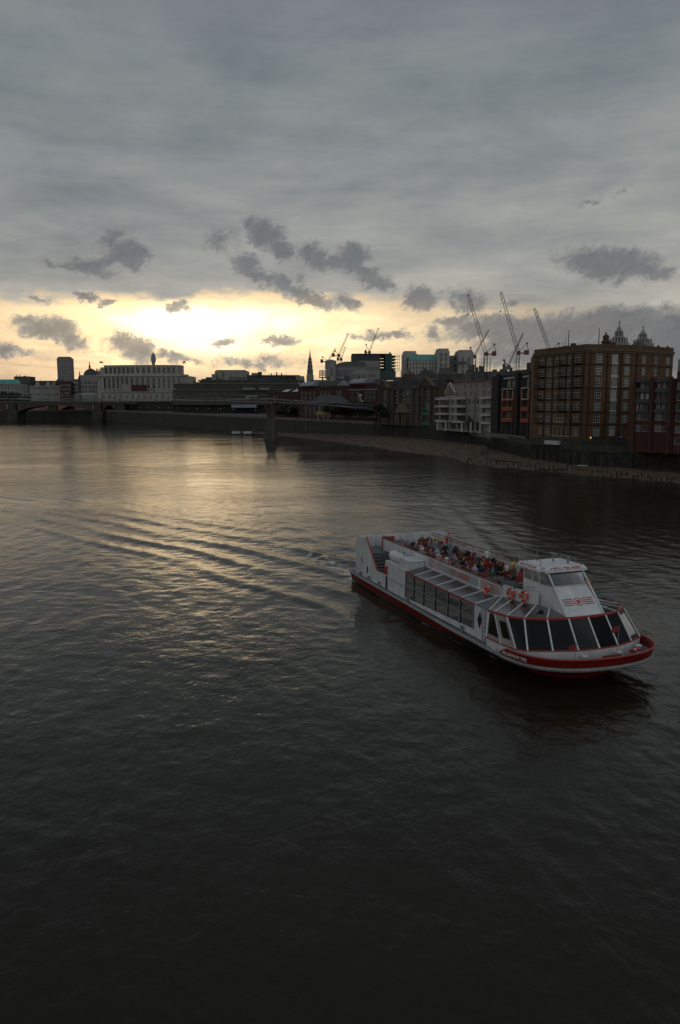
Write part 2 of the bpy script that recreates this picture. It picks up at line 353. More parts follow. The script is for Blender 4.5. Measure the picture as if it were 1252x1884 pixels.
# ------------------------------------------------------------------ river
BO = Vector((4.829, 72.079, 0.0)); BH = math.atan2(-0.9392, 0.3434)      # boat origin (stern centreline) and heading
def boat_local(X, Y):
    c, s_ = math.cos(BH), math.sin(BH); x = X - BO.x; y = Y - BO.y
    return x * c + y * s_, -x * s_ + y * c
WAKE = 0.105
def make_river():
    rr = [5.0]
    while rr[-1] < 1500: rr.append(rr[-1] + max(0.10, rr[-1] * 0.0052))
    rr = np.array(rr)
    a_d = np.linspace(-33, 33, 430); a_o = np.array([-180, -150, -120, -95, -75, -60, -50, -44, -40, -37, -35])
    aa = np.radians(np.concatenate([a_o, a_d, -a_o[::-1]]))
    A, Rr = np.meshgrid(aa, rr); X = Rr * np.sin(A); Y = Rr * np.cos(A); Z = np.zeros_like(X)
    step = np.maximum(Rr * 0.0052, 0.10); step = np.maximum(step, Rr * 0.0027)
    # wind chop
    for k in range(64):
        lam = math.exp(rng.uniform(math.log(0.45), math.log(3.6)))
        th = rng.normal(R(205), R(42)); ph = rng.uniform(0, 2 * math.pi); kk = 2 * math.pi / lam
        amp = 0.0014 * lam ** 0.8 * rng.uniform(0.6, 1.2)
        Z += amp * np.clip((lam / step - 2.2) / 2.0, 0, 1) * np.cos(kk * (X * math.cos(th) + Y * math.sin(th)) + ph)
    # gusts: patches of rougher and smoother water
    G = np.zeros_like(X)
    for k in range(14):
        lam = rng.uniform(18, 80); th = rng.uniform(0, 2 * math.pi); G += np.cos(2 * math.pi / lam * (X * math.cos(th) + 0.6 * Y * math.sin(th)) + rng.uniform(0, 6.28))
    G = 1.0 + 0.16 * np.clip(G / 2.6, -1.8, 1.8); Z *= G
    # train of wake crests that the boat has left astern, traced on the water plane
    tr = np.array([[atz(*p)[0], atz(*p)[1]] for p in ((720, 1180), (600, 1118), (500, 1084), (400, 1056), (300, 1031), (200, 1004), (100, 979), (0, 955), (-150, 925), (-320, 900))])
    D = np.full(X.shape, 1e9); S = np.zeros_like(X); L = np.zeros_like(X); acc = 0.0
    for (p, q) in zip(tr[:-1], tr[1:]):
        e = q - p; ln = np.linalg.norm(e); e = e / ln; nx, ny = -e[1], e[0]
        t = np.clip((X - p[0]) * e[0] + (Y - p[1]) * e[1], 0, ln)
        cx_, cy_ = p[0] + t * e[0], p[1] + t * e[1]; dist = np.hypot(X - cx_, Y - cy_)
        sg = np.sign((X - p[0]) * nx + (Y - p[1]) * ny); up = dist < D
        D = np.where(up, dist, D); S = np.where(up, dist * sg, S); L = np.where(up, acc + t, L); acc += ln
    wob = 0.45 * np.sin(L / 9.0 + 0.5) + 0.3 * np.sin(L / 4.1 + 2.0) + 0.25 * np.sin(X / 5.0) * np.sin(Y / 7.0)
    s1 = -S + wob                                       # metres beyond the nearest crest
    sstep = lambda x, a_, b_: (lambda t: t * t * (3 - 2 * t))(np.clip((x - a_) / (b_ - a_), 0, 1))
    env = sstep(s1, -3.0, 0.5) * sstep(s1, 27.0, 12.0) * sstep(L, 2.0, 14.0) * np.exp(-L / 190.0) * np.clip((acc - L) / 20.0, 0, 1)
    mod = 0.7 + 0.3 * np.sin(L / 6.5 + s1 / 3.0) + 0.2 * np.sin(L / 3.1 - s1 / 2.0)
    ph = 2 * math.pi * s1 / 4.7
    wave = WAKE * env * mod * (np.cos(ph) + 0.22 * np.cos(2 * ph))
    Z += wave
    # the other arm and transverse waves, weaker, beyond the boat
    bx, by = boat_local(X, Y)
    aft = np.clip(-bx / 10.0, 0, 1); core = np.exp(-(by / (3.0 + 0.10 * np.maximum(-bx, 0))) ** 2)
    Z += 0.05 * aft * core * np.exp(np.minimum(bx, 0) / 60.0) * np.cos(2 * math.pi * bx / 8.0 + 0.4 * np.sin(by))
    arm = by - 4.5 - 0.36 * np.maximum(24 - bx, 0)
    Z += 0.10 * np.exp(-(arm / 3.0) ** 2) * np.exp(-np.maximum(24 - bx, 0) / 70.0) * (bx < 24) * np.cos(2 * math.pi * arm / 4.2)
    # bow wave close to the hull
    side = np.abs(by) - 4.15
    near = np.exp(-(side / 1.6) ** 2) * np.clip((29 - bx) / 3, 0, 1) * np.clip((bx + 2) / 3, 0, 1)
    Z += 0.05 * near * np.cos(2 * math.pi * (side - 0.25 * bx) / 2.4)
    # foam: wash astern, a thin line along the hull and on some crests
    nz = np.zeros_like(X)
    for k in range(26):
        lam = rng.uniform(0.7, 3.5); th = rng.uniform(0, 6.28); nz += np.cos(2 * math.pi / lam * (X * math.cos(th) + Y * math.sin(th)) + rng.uniform(0, 6.28)) * lam ** 0.3
    nz = nz / nz.std()
    F = np.zeros_like(X)
    wash = np.exp(-((np.abs(by) - 3.2 - 0.05 * np.maximum(-bx, 0)) / 1.2) ** 2) * (bx < 1.5) * np.exp(np.minimum(bx, 0) / 15.0)
    wash2 = 0.6 * np.exp(-(by / 3.2) ** 2) * (bx < 0.5) * np.exp(np.minimum(bx, 0) / 9.0)
    F = np.maximum(F, np.clip(1.0 * (wash + wash2) * (0.7 + 0.55 * nz), 0, 1))
    hl = np.exp(-((side + 0.05) / 0.22) ** 2) * (bx > -1) * (bx < 26) * np.clip(0.25 + 0.4 * nz, 0, 1)
    F = np.maximum(F, 0.75 * hl)
    bwv = np.exp(-((np.abs(by) - 3.0 - 0.42 * (28.4 - bx)) / 0.35) ** 2) * (bx < 28.4) * (bx > 23.5) * np.clip(0.35 + 0.5 * nz, 0, 1)
    F = np.maximum(F, 0.2 * bwv)
    Z += 0.06 * np.clip(wash + wash2, 0, 1) * nz
    nr, na = X.shape
    v = np.stack([X, Y, Z], -1).reshape(-1, 3)
    i = np.arange(nr * na).reshape(nr, na)
    q = np.stack([i[:-1, :-1], i[1:, :-1], i[1:, 1:], i[:-1, 1:]], -1).reshape(-1, 4)[:, ::-1]
    me = bpy.data.meshes.new('river'); me.vertices.add(len(v)); me.vertices.foreach_set('co', v.ravel())
    me.loops.add(q.size); me.loops.foreach_set('vertex_index', q.ravel().astype(np.int32))
    me.polygons.add(len(q)); me.polygons.foreach_set('loop_start', np.arange(0, q.size, 4, dtype=np.int32)); me.polygons.foreach_set('loop_total', np.full(len(q), 4, np.int32))
    me.polygons.foreach_set('use_smooth', np.ones(len(q), bool))
    at = me.attributes.new('foam', 'FLOAT', 'POINT'); at.data.foreach_set('value', F.ravel().astype(np.float32))
    me.update(); me.validate(); return me
wm = bpy.data.materials.new('river_water'); wm.use_nodes = True
N = NT(wm.node_tree); b = wm.node_tree.nodes['Principled BSDF']
geo = N.n('ShaderNodeNewGeometry'); pos = geo.outputs['Position']
def mapped(sc, rot=0.0):
    mp = N.n('ShaderNodeMapping'); N.put(mp.inputs[0], pos); mp.inputs['Scale'].default_value = sc; mp.inputs['Rotation'].default_value = (0, 0, rot); return mp.outputs[0]
h1 = N.noise(mapped((1.25, 0.8, 1), 0.25), 2.7, 4, 0.6, 0.3)
h2 = N.noise(mapped((1.1, 0.95, 1), -0.35), 0.95, 3, 0.55, 0.3)
h3 = N.noise(mapped((1, 1.1, 1), 0.1), 0.22, 3, 0.5, 0.2)
patch = N.noise(mapped((0.5, 1, 1)), 0.035, 3, 0.5)
pf = N.lin(patch, 0.3, 0.7, 0.55, 1.35)
hh = N.m('ADD', N.m('ADD', N.m('MULTIPLY', h1, 0.080), N.m('MULTIPLY', h2, 0.15)), N.m('MULTIPLY', h3, 0.42))
hh = N.m('MULTIPLY', hh, pf)
bp = N.n('ShaderNodeBump'); bp.inputs['Strength'].default_value = 1.0; bp.inputs['Distance'].default_value = 0.34; N.put(bp.inputs['Height'], hh)
fa = N.n('ShaderNodeAttribute', attribute_name='foam'); fo = fa.outputs['Fac']
fn_ = N.noise(mapped((1, 1, 1)), 3.2, 5, 0.7, 0.4)
fo = N.ss(N.m('ADD', fo, N.m('MULTIPLY', N.m('SUBTRACT', fn_, 0.5), 1.3)), 0.42, 0.85)
fo = N.m('MULTIPLY', fo, N.ss(fa.outputs['Fac'], 0.02, 0.2))
silt = N.noise(mapped((1, 1, 1)), 0.02, 3, 0.5)
basec = N.mix(silt, (0.013, 0.0105, 0.005), (0.021, 0.017, 0.009))
N.put(b.inputs['Base Color'], N.mix(fo, basec, (0.55, 0.54, 0.50)))
N.put(b.inputs['Roughness'], N.lin(fo, 0, 1, 0.045, 0.7)); b.inputs['IOR'].default_value = 1.33; b.inputs['Specular IOR Level'].default_value = 0.34
N.put(b.inputs['Normal'], bp.outputs[0])
rv = make_river(); rv.materials.append(wm)
struct(link('river', rv))

# ------------------------------------------------------------------ banks
M_conc = mat('pale_concrete', (0.15, 0.142, 0.125), 0.85, 0.25, 0.5, streak=0.3)
M_stone = mat('river_wall_stone', (0.052, 0.049, 0.038), 0.9, 0.35, 0.25, streak=0.18, bump=0.4)
M_darkwall = mat('tarred_river_wall', (0.035, 0.033, 0.030), 0.9, 0.5, 0.5, streak=0.5, bump=0.5)
M_gravel = mat('foreshore_gravel', (0.098, 0.070, 0.046), 0.95, 0.55, 0.35, bump=0.8)
M_paving = mat('paving', (0.14, 0.135, 0.125), 0.9, 0.2, 0.3)
M_timber = mat('wet_timber', (0.030, 0.026, 0.020), 0.7, 0.4, 1.5)
M_asph = mat('city_ground', (0.07, 0.07, 0.065), 0.9, 0.3, 0.05)
def gnd(px, py, z): p = atz(px, py, z); return Vector((p.x, p.y, z))
# foot of the river wall, top height; right (near) to left (far)
WALL = [(Vector((112, 138, 1.2)), 5.3), (gnd(1252, 866, 1.2), 5.4), (gnd(1070, 856.5, 1.2), 5.5), (gnd(975, 843.5, 1.4), 5.7), (gnd(903, 826, 1.5), 5.8),
        (Vector((51.6, 272, 2.0)), 6.1), (gnd(864, 815, 2.0), 6.3), (gnd(782, 807, 2.0), 7.3), (gnd(690, 800, 2.0), 7.6),
        (gnd(560, 797, 0.8), 8.3), (gnd(440, 793, 0.2), 9.3), (gnd(300, 782, 0.0), 10.2), (gnd(205, 775.5, 0.0), 11.0), (Vector((-700, 1010, 0)), 11.0), (Vector((-2600, 1150, 0)), 11.0)]
def strip(line_a, line_b, name, m):
    mb = MB()
    for (a0, a1, b0, b1) in zip(line_a[:-1], line_a[1:], line_b[:-1], line_b[1:]): mb.face([a0, b0, b1, a1])
    return mb.build(name, m)
tops = [Vector((p.x, p.y, z)) for p, z in WALL]
inl = [Vector((0.93, 0.36, 0)), Vector((0.9, 0.43, 0)), Vector((0.9, 0.43, 0)), Vector((0.9, 0.43, 0)), Vector((0.95, 0.3, 0)), Vector((.9, .43, 0)), Vector((.9, .43, 0)), Vector((.85, .52, 0)), Vector((.8, .6, 0)), Vector((.65, .75, 0)), Vector((.5, .87, 0)), Vector((.3, .95, 0)), Vector((.1, 1, 0)), Vector((0, 1, 0)), Vector((-.3, .95, 0))]
far = [t + n * 6000 for t, n in zip(tops, inl)]
struct(strip([t + Vector((0, 0, -0.05)) for t in tops], far, 'ground', M_asph))
# gravel foreshore: waterline pixels matched to the wall line
wl = [Vector((92, 118, -.4)), gnd(1252, 893, -.25), gnd(1060, 875, -.25), gnd(975, 868, -.25), gnd(884, 861, -.25), gnd(850, 852, -.25), gnd(815, 843, -.25), gnd(738, 834, -.25), gnd(648, 819, -.25), gnd(525, 804, -.25), gnd(430, 795, -.25)]
foot = [p for p, z in WALL[:11]]
fm = MB(); nseg = 26; rows = 7; grid = []
for k in range(len(wl) - 1):
    nseg = max(3, int((wl[k] - wl[k + 1]).length / 2.4))
    for j in range(nseg + (k == len(wl) - 2)):
        t = j / nseg; a = wl[k].lerp(wl[k + 1], t); c = foot[k].lerp(foot[k + 1], t)
        col = []
        for r_ in range(rows + 1):
            u = r_ / rows; p = a.lerp(c, u); p.z = a.z + (c.z - a.z) * (u ** 0.8)
            if 0 < r_ < rows: p += Vector((random.uniform(-.5, .5), random.uniform(-.8, .8), random.uniform(-.18, .22)))
            elif r_ == 0: p += Vector((random.uniform(-1.2, .4), random.uniform(-2.0, .6), 0))
            col.append(p)
        grid.append(col)
vi = [p for c in grid for p in c]; nr = rows + 1
fs = [(a * nr + r_, a * nr + r_ + 1, (a + 1) * nr + r_ + 1, (a + 1) * nr + r_) for a in range(len(grid) - 1) for r_ in range(rows)]
me = bpy.data.meshes.new('foreshore'); me.from_pydata([tuple(p) for p in vi], [], fs); me.materials.append(M_gravel)
me.polygons.foreach_set('use_smooth', [True] * len(fs)); struct(link('foreshore', me))
# stones and debris lying on it
sm = MB()
for k in range(2600):
    c = random.choice(grid[:200]); u = random.randint(0, rows - 1); p = c[u].lerp(c[u + 1], random.random()); s_ = random.uniform(.10, .3) * (2.0 if random.random() < .08 else 1)
    sm.lathe([(s_ * .7, -s_ * .4), (s_, 0), (s_ * .5, s_ * random.uniform(.3, .6))], 5, (p.x + random.uniform(-1, 1), p.y + random.uniform(-1, 1), p.z + .03))
o = sm.build('shore_stones', M_gravel); struct(o, 'stuff')
# river walls
def wall_run(name, label, i0, i1, m, cap_m, cap_h, thick=1.0, fender=0.0, shift=0.0):
    t = thing(name, label, 'wall', WALL[i0][0])
    o0 = WALL[i0][0]; body = MB(); cap = MB()
    for k in range(i0, i1):
        (a, za), (c, zc) = WALL[k], WALL[k + 1]
        n = (c - a).cross(Vector((0, 0, 1))); n.z = 0; n.normalize()
        if n.y < 0 and k != 4: n = -n
        q = [a, c, c + n * thick, a + n * thick]; q = [p - o0 for p in q]
        i = len(body.v)
        zt = [za - cap_h, zc - cap_h, zc - cap_h, za - cap_h]
        body.prism([(p.x, p.y) for p in q], -1.6 - o0.z, 0, 0, [z - o0.z for z in zt])
        f_ = n * -0.15
        q2 = [a + f_, c + f_, c + n * thick, a + n * thick]; q2 = [p - o0 for p in q2]
        i = len(cap.v); cap.prism([(p.x, p.y) for p in q2], 0, 1, 0, [z + 0.9 - o0.z for z in (za, zc, zc, za)])
        for w, z in zip(range(4), (za, zc, zc, za)): cap.v[i + w] = (cap.v[i + w][0], cap.v[i + w][1], z - cap_h - o0.z)
        if fender:
            ln = (c - a).length
            for j in range(int(ln / fender)):
                p = a.lerp(c, (j + .5) * fender / ln) - o0 - n * 0.17; ztop = za + (zc - za) * (j * fender / ln) - cap_h - .3 - random.uniform(0, .8)
                MB().box(-.16, .16, -.16, .16, -1.2 - o0.z, ztop - o0.z).build('fender_post', M_timber, t, (p.x, p.y, 0), math.atan2((c - a).y, (c - a).x))
    body.build('wall_face', m, t); cap.build('coping', cap_m, t)
    return t
wall_run('river_wall', 'black tarred timber-faced river wall below the brown brick warehouse', 0, 4, M_darkwall, M_stone, 0.7, fender=3.2)
wall_run('river_wall', 'short dark river wall stepping back beside the orange framed building', 4, 6, M_darkwall, M_conc, 1.2, fender=3.0)
wall_run('river_wall', 'dark stone river wall below the white balconied apartments and gabled offices', 6, 8, M_darkwall, M_stone, 0.6)
wall_run('embankment_wall', 'long pale stone embankment wall running from gabled offices to railway bridge', 8, 13, M_stone, M_conc, 0.5)
# second walkway line set back above the embankment
# timber piles along the waterline
pile_px = [(862 + k * 8.2, 849 + k * 0.9 + random.uniform(-1.2, 1.2)) for k in range(22)] + [(1046 + k * 9.0, 866 + k * 0.95 + random.uniform(-1.5, 1.5)) for k in range(22)]
for k, (px, py) in enumerate(pile_px):
    p = atz(px + random.uniform(-2, 2), py, 0.2); hgt = random.uniform(.6, 1.5)
    mb = MB(); mb.bar((0, 0, -1.2), (random.uniform(-.15, .15), random.uniform(-.1, .1), hgt), .20, .17, 7)
    o = mb.build('mooring_pile', M_timber, None, (p.x, p.y, 0.0))
    tag(o, 'blackened timber pile stub at the waterline, in the row below the warehouses', 'pile', 'rows of timber stubs on the foreshore')
mb = MB()
for (a, c) in (((905, 845), (960, 852)), ((985, 866), (1040, 864)), ((940, 862), (985, 868))):
    pa, pc = atz(*a, .9), atz(*c, .8); mb = MB(); mb.bar((0, 0, 0), pc - pa, .18, .18, 6)
    tag(mb.build('timber_beam', M_timber, None, (pa.x, pa.y, .95)), {905: 'fallen dark timber beam lying highest on the gravel shore', 985: 'dark timber beam lying level between the two rows of stubs', 940: 'dark timber beam slanting down to the waterline below the warehouse'}[a[0]], 'beam')
p = atz(1072, 857, 1.3); mb = MB(); mb.plate([(-1.3, -.5, 0), (1.3, -.4, 0), (1.2, .5, .1), (-1.2, .4, .12)], (0, 0, .12))
tag(mb.build('pale_board', mat('weathered_board', (.35, .34, .31), .8), None, (p.x, p.y, 1.25), -.5), 'pale weathered board lying at the foot of the black river wall', 'board')
# ------------------------------------------------------------------ city helpers
M_brown = mat('brown_stock_brick', (0.122, 0.070, 0.034), 0.9, 0.30, 0.5, streak=0.25)
M_redb = mat('red_brick', (0.066, 0.030, 0.022), 0.9, 0.25, 0.5, streak=0.2)
M_dred = mat('dark_red_brick', (0.060, 0.024, 0.018), 0.9, 0.25, 0.4, streak=0.2)
M_blackb = mat('black_brick', (0.022, 0.021, 0.023), 0.8, 0.25, 0.6)
M_orange = mat('orange_steel', (0.26, 0.055, 0.022), 0.6, 0.2, 0.8)
M_white = mat('white_render', (0.27, 0.255, 0.225), 0.8, 0.14, 0.3, streak=0.15)
M_frame = mat('white_window_frame', (0.46, 0.46, 0.44), 0.6, 0.08, 0.8)
M_portland = mat('portland_stone', (0.36, 0.345, 0.31), 0.85, 0.14, 0.12, streak=0.18)
M_portd = mat('grey_stone', (0.25, 0.245, 0.23), 0.85, 0.16, 0.12, streak=0.18)
M_tan = mat('tan_brick', (0.088, 0.072, 0.050), 0.9, 0.22, 0.4, streak=0.2)
M_copper = mat('green_copper', (0.07, 0.26, 0.22), 0.6, 0.18, 0.15)
M_slate = mat('slate_roof', (0.055, 0.056, 0.060), 0.7, 0.25, 0.4)
M_lead = mat('lead_roof', (0.24, 0.26, 0.28), 0.5, 0.15, 0.3)
M_dconc = mat('dark_concrete', (0.075, 0.070, 0.060), 0.9, 0.2, 0.15, streak=0.25)
M_iron = mat('black_iron', (0.018, 0.018, 0.018), 0.6, 0.2, 1.0)
M_greensteel = mat('green_scaffold_net', (0.03, 0.075, 0.062), 0.8, 0.25, 0.2)
M_tealglass = mat('teal_glass', (0.06, 0.13, 0.13), 0.25, 0.15, 0.2, spec=0.6)
M_wdark = mat('window_dark', (0.020, 0.022, 0.024), 0.12, 0.3, 0.3, spec=0.6)
M_wmid = mat('window_curtained', (0.13, 0.13, 0.125), 0.35, 0.3, 0.6, spec=0.5)
M_wpale = mat('window_blind', (0.36, 0.36, 0.35), 0.5, 0.12, 0.8)
M_crane = mat('crane_steel', (0.10, 0.105, 0.10), 0.6, 0.2, 0.5)
M_cred = mat('crane_red', (0.17, 0.045, 0.03), 0.6, 0.2, 0.5)
M_mast = mat('grey_steel', (0.17, 0.17, 0.17), 0.5, 0.15, 0.5)
M_bridge = mat('bridge_iron', (0.080, 0.055, 0.048), 0.8, 0.3, 0.15, streak=0.3)
M_redarch = mat('red_iron_arch', (0.23, 0.085, 0.07), 0.7, 0.2, 0.15)
M_yellow = mat('yellow_brick_stone', (0.34, 0.26, 0.14), 0.85, 0.15, 0.4)

class Fac:
    """one straight frontage from A (left) to B (right), seen from the river"""
    def __init__(s, A, B, z0):
        s.A = Vector((A[0], A[1])); s.B = Vector((B[0], B[1])); s.z0 = z0
        d = s.B - s.A; s.L = d.length; s.d = d / s.L; s.ang = math.atan2(d.y, d.x); s.n = Vector((s.d.y, -s.d.x))
    def u(s, px):
        k = (px - CX) / FPX; y_ = None
        # column px: x = k * depth, depth = y cos + (H - z) sin  (height term small: use z = 16)
        c = math.cos(PITCH); t = (k * c * s.A.y - s.A.x) / (s.d.x - k * c * s.d.y); return t
    def z(s, px, py):
        p = s.A + s.d * s.u(px); return aty(px, py, p.y).z
    def pt(s, u, off=0.0, z=0.0):
        p = s.A + s.d * u + s.n * off; return Vector((p.x, p.y, z))
WMESH = {}
def win_meshes(w, h, kind, pane):
    key = (round(w, 1), round(h, 1), kind, pane.name)
    if key not in WMESH:
        w, h = key[0], key[1]
        p = MB().box(-w / 2, w / 2, 0, .04, 0, h).mesh('window', pane)
        fm = None
        if kind:
            nx, ny, t = kind; f = MB(); e = .035
            f.box(-w / 2, -w / 2 + t, -e, -.002, 0, h); f.box(w / 2 - t, w / 2, -e, -.002, 0, h); f.box(-w / 2 + t, w / 2 - t, -e, -.002, 0, t); f.box(-w / 2 + t, w / 2 - t, -e, -.002, h - t, h)
            for i in range(1, nx): x = -w / 2 + w * i / nx; f.box(x - t * .4, x + t * .4, -e + .004, -.004, t, h - t)
            for j in range(1, ny): z = h * j / ny; f.box(-w / 2 + t, w / 2 - t, -e + .008, -.006, z - t * .35, z + t * .35)
            fm = f.mesh('frame', M_frame)
        WMESH[key] = (p, fm)
    return WMESH[key]
def add_windows(root, F, holes, kind, panes, depth=.2):
    o0 = root.location
    for h in holes:
        w, hh = h[1] - h[0], h[3] - h[2]
        k = h[4] if len(h) > 4 else kind
        pane = h[5] if len(h) > 5 else random.choice(panes)
        p, fm = win_meshes(w, hh, k, pane)
        loc = F.pt((h[0] + h[1]) / 2, -depth, h[2]) - o0
        wo_ = link('window', p, root, loc, F.ang)
        if fm: link('frame', fm, wo_)
def building(name, label, front, z0, z1, depth, m, holes=None, kind=None, panes=None, roof=None, cat='building', parapet=0.0, group=None, flat_m=None):
    """front: plan points left to right. holes: one list per frontage of (u0,u1,zlow,zhigh[,kind[,pane]])"""
    root = thing(name, label, cat, (front[0][0], front[0][1], z0), 0, group)
    panes = panes or [M_wdark, M_wdark, M_wmid]; facs = []
    o0 = root.location
    for i, (a, c) in enumerate(zip(front[:-1], front[1:])):
        F = Fac(a, c, z0); facs.append(F)
        hs = holes[i](F) if holes and i < len(holes) and callable(holes[i]) else (holes[i] if holes and i < len(holes) and holes[i] else [])
        hs = [h for h in hs if h[0] > 0.05 and h[1] < F.L - 0.05 and h[2] > z0 + .05 and h[3] < z1 - .05]
        zt = z1 + parapet
        w = MB().wall(F.L, 0, zt - z0, [(h[0], h[1], h[2] - z0, h[3] - z0) for h in hs])
        w.build('wall', m, root, F.pt(0, 0, 0).to_3d() - Vector((o0.x, o0.y, 0)), F.ang)
        add_windows(root, F, hs, kind, panes)
    n = (Vector(front[-1]) - Vector(front[0])); n = Vector((-n.y, n.x)).normalized()
    pts = [Vector(p) + n * 0.35 for p in front]; back = [Vector(front[-1]) + n * depth, Vector(front[0]) + n * depth]
    b = MB(); b.prism([(p.x - o0.x, p.y - o0.y) for p in pts + back], 0, z1 - z0 - .02)
    b.build('rear_block', flat_m or m, root)
    return root, facs
def rel(root, F, mb, name, m, u=0, off=0, z=0.0, smooth=False):
    return mb.build(name, m, root, F.pt(u, off, z) - root.location, F.ang, smooth)
def grid(F, us, zs, w, h, kind=None, pane=None):
    out = []
    for u in us:
        for z in zs:
            t = [u - w / 2, u + w / 2, z - h / 2, z + h / 2]
            if kind or pane: t.append(kind)
            if pane: t.append(pane)
            out.append(tuple(t))
    return out

# ------------------------------------------------------------------ the brown brick warehouse
bp_ = lambda px, d: (aty(px, 747, d).x, d)
BA, BB, BC, BD = bp_(980, 216), bp_(1075, 196), bp_(1159, 199.5), bp_(1234, 209)
c4 = lambda x, y: (960 + x / 4.2877, 600 + y / 4.2877)
SASH = (2, 3, .13); SASHW = (3, 3, .14)
rowsz = []
def bw1(F):
    out = []
    zr = [F.z(*c4(210, y)) for y in (275, 365, 450, 540, 630, 722, 822)]; rowsz[:] = zr
    for x, w in ((152, 2.2), (210, 2.6), (265, 1.9), (318, 2.4), (365, 1.8), (432, 2.6)):
        u = F.u(c4(x, 0)[0])
        for k, z in enumerate(zr):
            if x in (265, 318, 365) and k >= 5: continue
            out.append((u - w / 2, u + w / 2, z - 1.05, z + 1.05, SASH, random.choice([M_wdark, M_wmid, M_wpale]) if x != 210 else random.choice([M_wmid, M_wpale])))
    u = F.u(c4(300, 0)[0]); z = zr[5]; out.append((u - 2.6, u + 2.6, z - 1.1, z + 1.0, (4, 2, .14), M_wmid))
    out.append((u - 4.4, u + 4.4, zr[6] - 1.4, zr[6] + 1.1, (5, 1, .12), M_wdark))
    return out
def bw2(F):
    out = []
    zr = rowsz
    for x, w, kd in ((598, 2.0, SASHW), (722, 1.9, (3, 4, .12)), (818, 1.7, SASH)):
        u = F.u(c4(x, 0)[0])
        for k, z in enumerate(zr):
            if x == 818 and k == 6: continue
            out.append((u - w / 2, u + w / 2, z - 1.1, z + 1.1, kd, random.choice([M_wpale, M_wmid]) if x == 722 else random.choice([M_wdark, M_wmid])))
    return out
def bw3(F):
    return [t for x in (950, 1045, 1138) for t in grid(F, [F.u(c4(x, 0)[0])], rowsz[:2], 1.7, 2.0, SASH, random.choice([M_wdark, M_wmid]))]
BWZ0, BWZ1 = 5.5, 31.2
bw, (F1, F2, F3) = building('brick_warehouse', 'tall brown brick riverside warehouse with rows of white sash windows and black balconies', [BA, BB, BC, BD], BWZ0, BWZ1 - 1.0, 22, M_brown, [bw1, bw2, bw3], SASH, parapet=1.0, flat_m=M_brown)
for F, lst in ((F1, (1,)), (F2, (2,)), (F3, (3,))):
    c = MB().box(-.15, F.L + .15, -.35, 0, 0, .55); c.box(-.1, F.L + .1, -.18, .0, -.45, -.1); rel(bw, F, c, 'cornice', mat('cornice_stone', (.12, .09, .058), .9, .2), 0, .003, BWZ1 - 1.6)
    for z in (rowsz[0] - 1.75, rowsz[2] - 1.75, rowsz[4] - 1.75, rowsz[5] - 1.75):
        if F is F3 and z < rowsz[1] - 2: continue
        rel(bw, F, MB().box(.05, F.L - .05, -.10, 0, 0, .28), 'string_course', M_redb, 0, .003, z)
    if F is not F3: rel(bw, F, MB().box(-.05, F.L, -.22, 0, 0, 2.2), 'stone_plinth', M_stone, 0, .004, BWZ0)
for F, xs in ((F1, (182, 240, 345, 392, 480)), (F2, (525, 660, 770)), (F3, (890,))):
    for x in xs: rel(bw, F, MB().bar((0, 0, 0), (0, 0, 22), .11, .11, 6), 'drain_pipe', M_iron, F.u(c4(x, 0)[0]), .14, 7.8)
for x in (152, 318, 432):
    for k in range(6 if x != 318 else 5):
        m_ = MB(); w_ = 1.7
        m_.box(-w_, w_, -1.1, -.02, 0, .12)
        for q in range(12): xx = -w_ + 2 * w_ * q / 11; m_.box(xx - .025, xx + .025, -1.1, -1.05, .12, 1.05)
        m_.box(-w_, w_, -1.12, -1.03, 1.05, 1.13); m_.box(-w_, -w_ + .05, -1.03, -.02, 1.05, 1.12); m_.box(w_ - .05, w_, -1.03, -.02, 1.05, 1.12)
        rel(bw, F1, m_, 'balcony', M_iron, F1.u(c4(x, 0)[0]), .003, rowsz[k] - 1.25)
for k in range(6): rel(bw, F2, MB().box(-.95, .95, -.06, 0, 0, rowsz[k] - rowsz[k + 1] - 2.25) if k < 5 else MB().box(-.9, .9, -.05, 0, 0, .3), 'white_panel', M_frame, F2.u(c4(722, 0)[0]), .005, rowsz[k + 1] + 1.12)
for F, xs in ((F2, (598, 722)),):
    for x in xs: rel(bw, F, MB().box(-1.2, 1.2, -.2, 0, 0, .2), 'sill', M_stone, F.u(c4(x, 0)[0]), .006, rowsz[6] - 1.35)
u = F2.u(c4(792, 0)[0]); z = F2.z(*c4(792, 872))
s_ = MB(); s_.v = []; n_ = 20
s_.plate([(.75 * math.cos(2 * math.pi * k / n_), 0, .6 * math.sin(2 * math.pi * k / n_)) for k in range(n_)], (0, -.06, 0))
sg = rel(bw, F2, s_, 'round_sign', mat('sign_blue', (.03, .04, .16), .5), u, .06, z)
MB().box(-.45, .45, -.075, -.062, -.08, .08).build('sign_band', M_frame, sg)
p_ = MB(); p_.box(-2.6, 2.6, -1.2, -.05, 0, 1.0); rel(bw, F1, p_, 'white_awning', M_frame, F1.u(c4(275, 0)[0]), .23, F1.z(*c4(275, 930)) - .1)
lm = MB(); lm.lathe([(.05, -.2), (.14, -.08), (.14, .12), (.05, .22)], 8); rel(bw, F2, lm, 'lamp', mat('lit_lamp', (.8, .6, .3), .5, emit=(1.0, .62, .25, .8)), F2.u(c4(550, 0)[0]), .35, F2.z(*c4(550, 880)))
ch = MB(); ch.prism([(1.5 * math.cos(R(22.5 + 45 * k)), 1.5 * math.sin(R(22.5 + 45 * k))) for k in range(8)], -.6, 2.4); ch.lathe([(1.5, 2.4), (1.85, 2.6), (1.85, 3.0), (1.25, 3.3), (1.2, 4.6), (1.4, 4.8), (.9, 5.4), (.35, 5.7), (.25, 6.5)], 10)
pch = aty(1114.5, 640, 202); pch.z = BWZ1 - .9
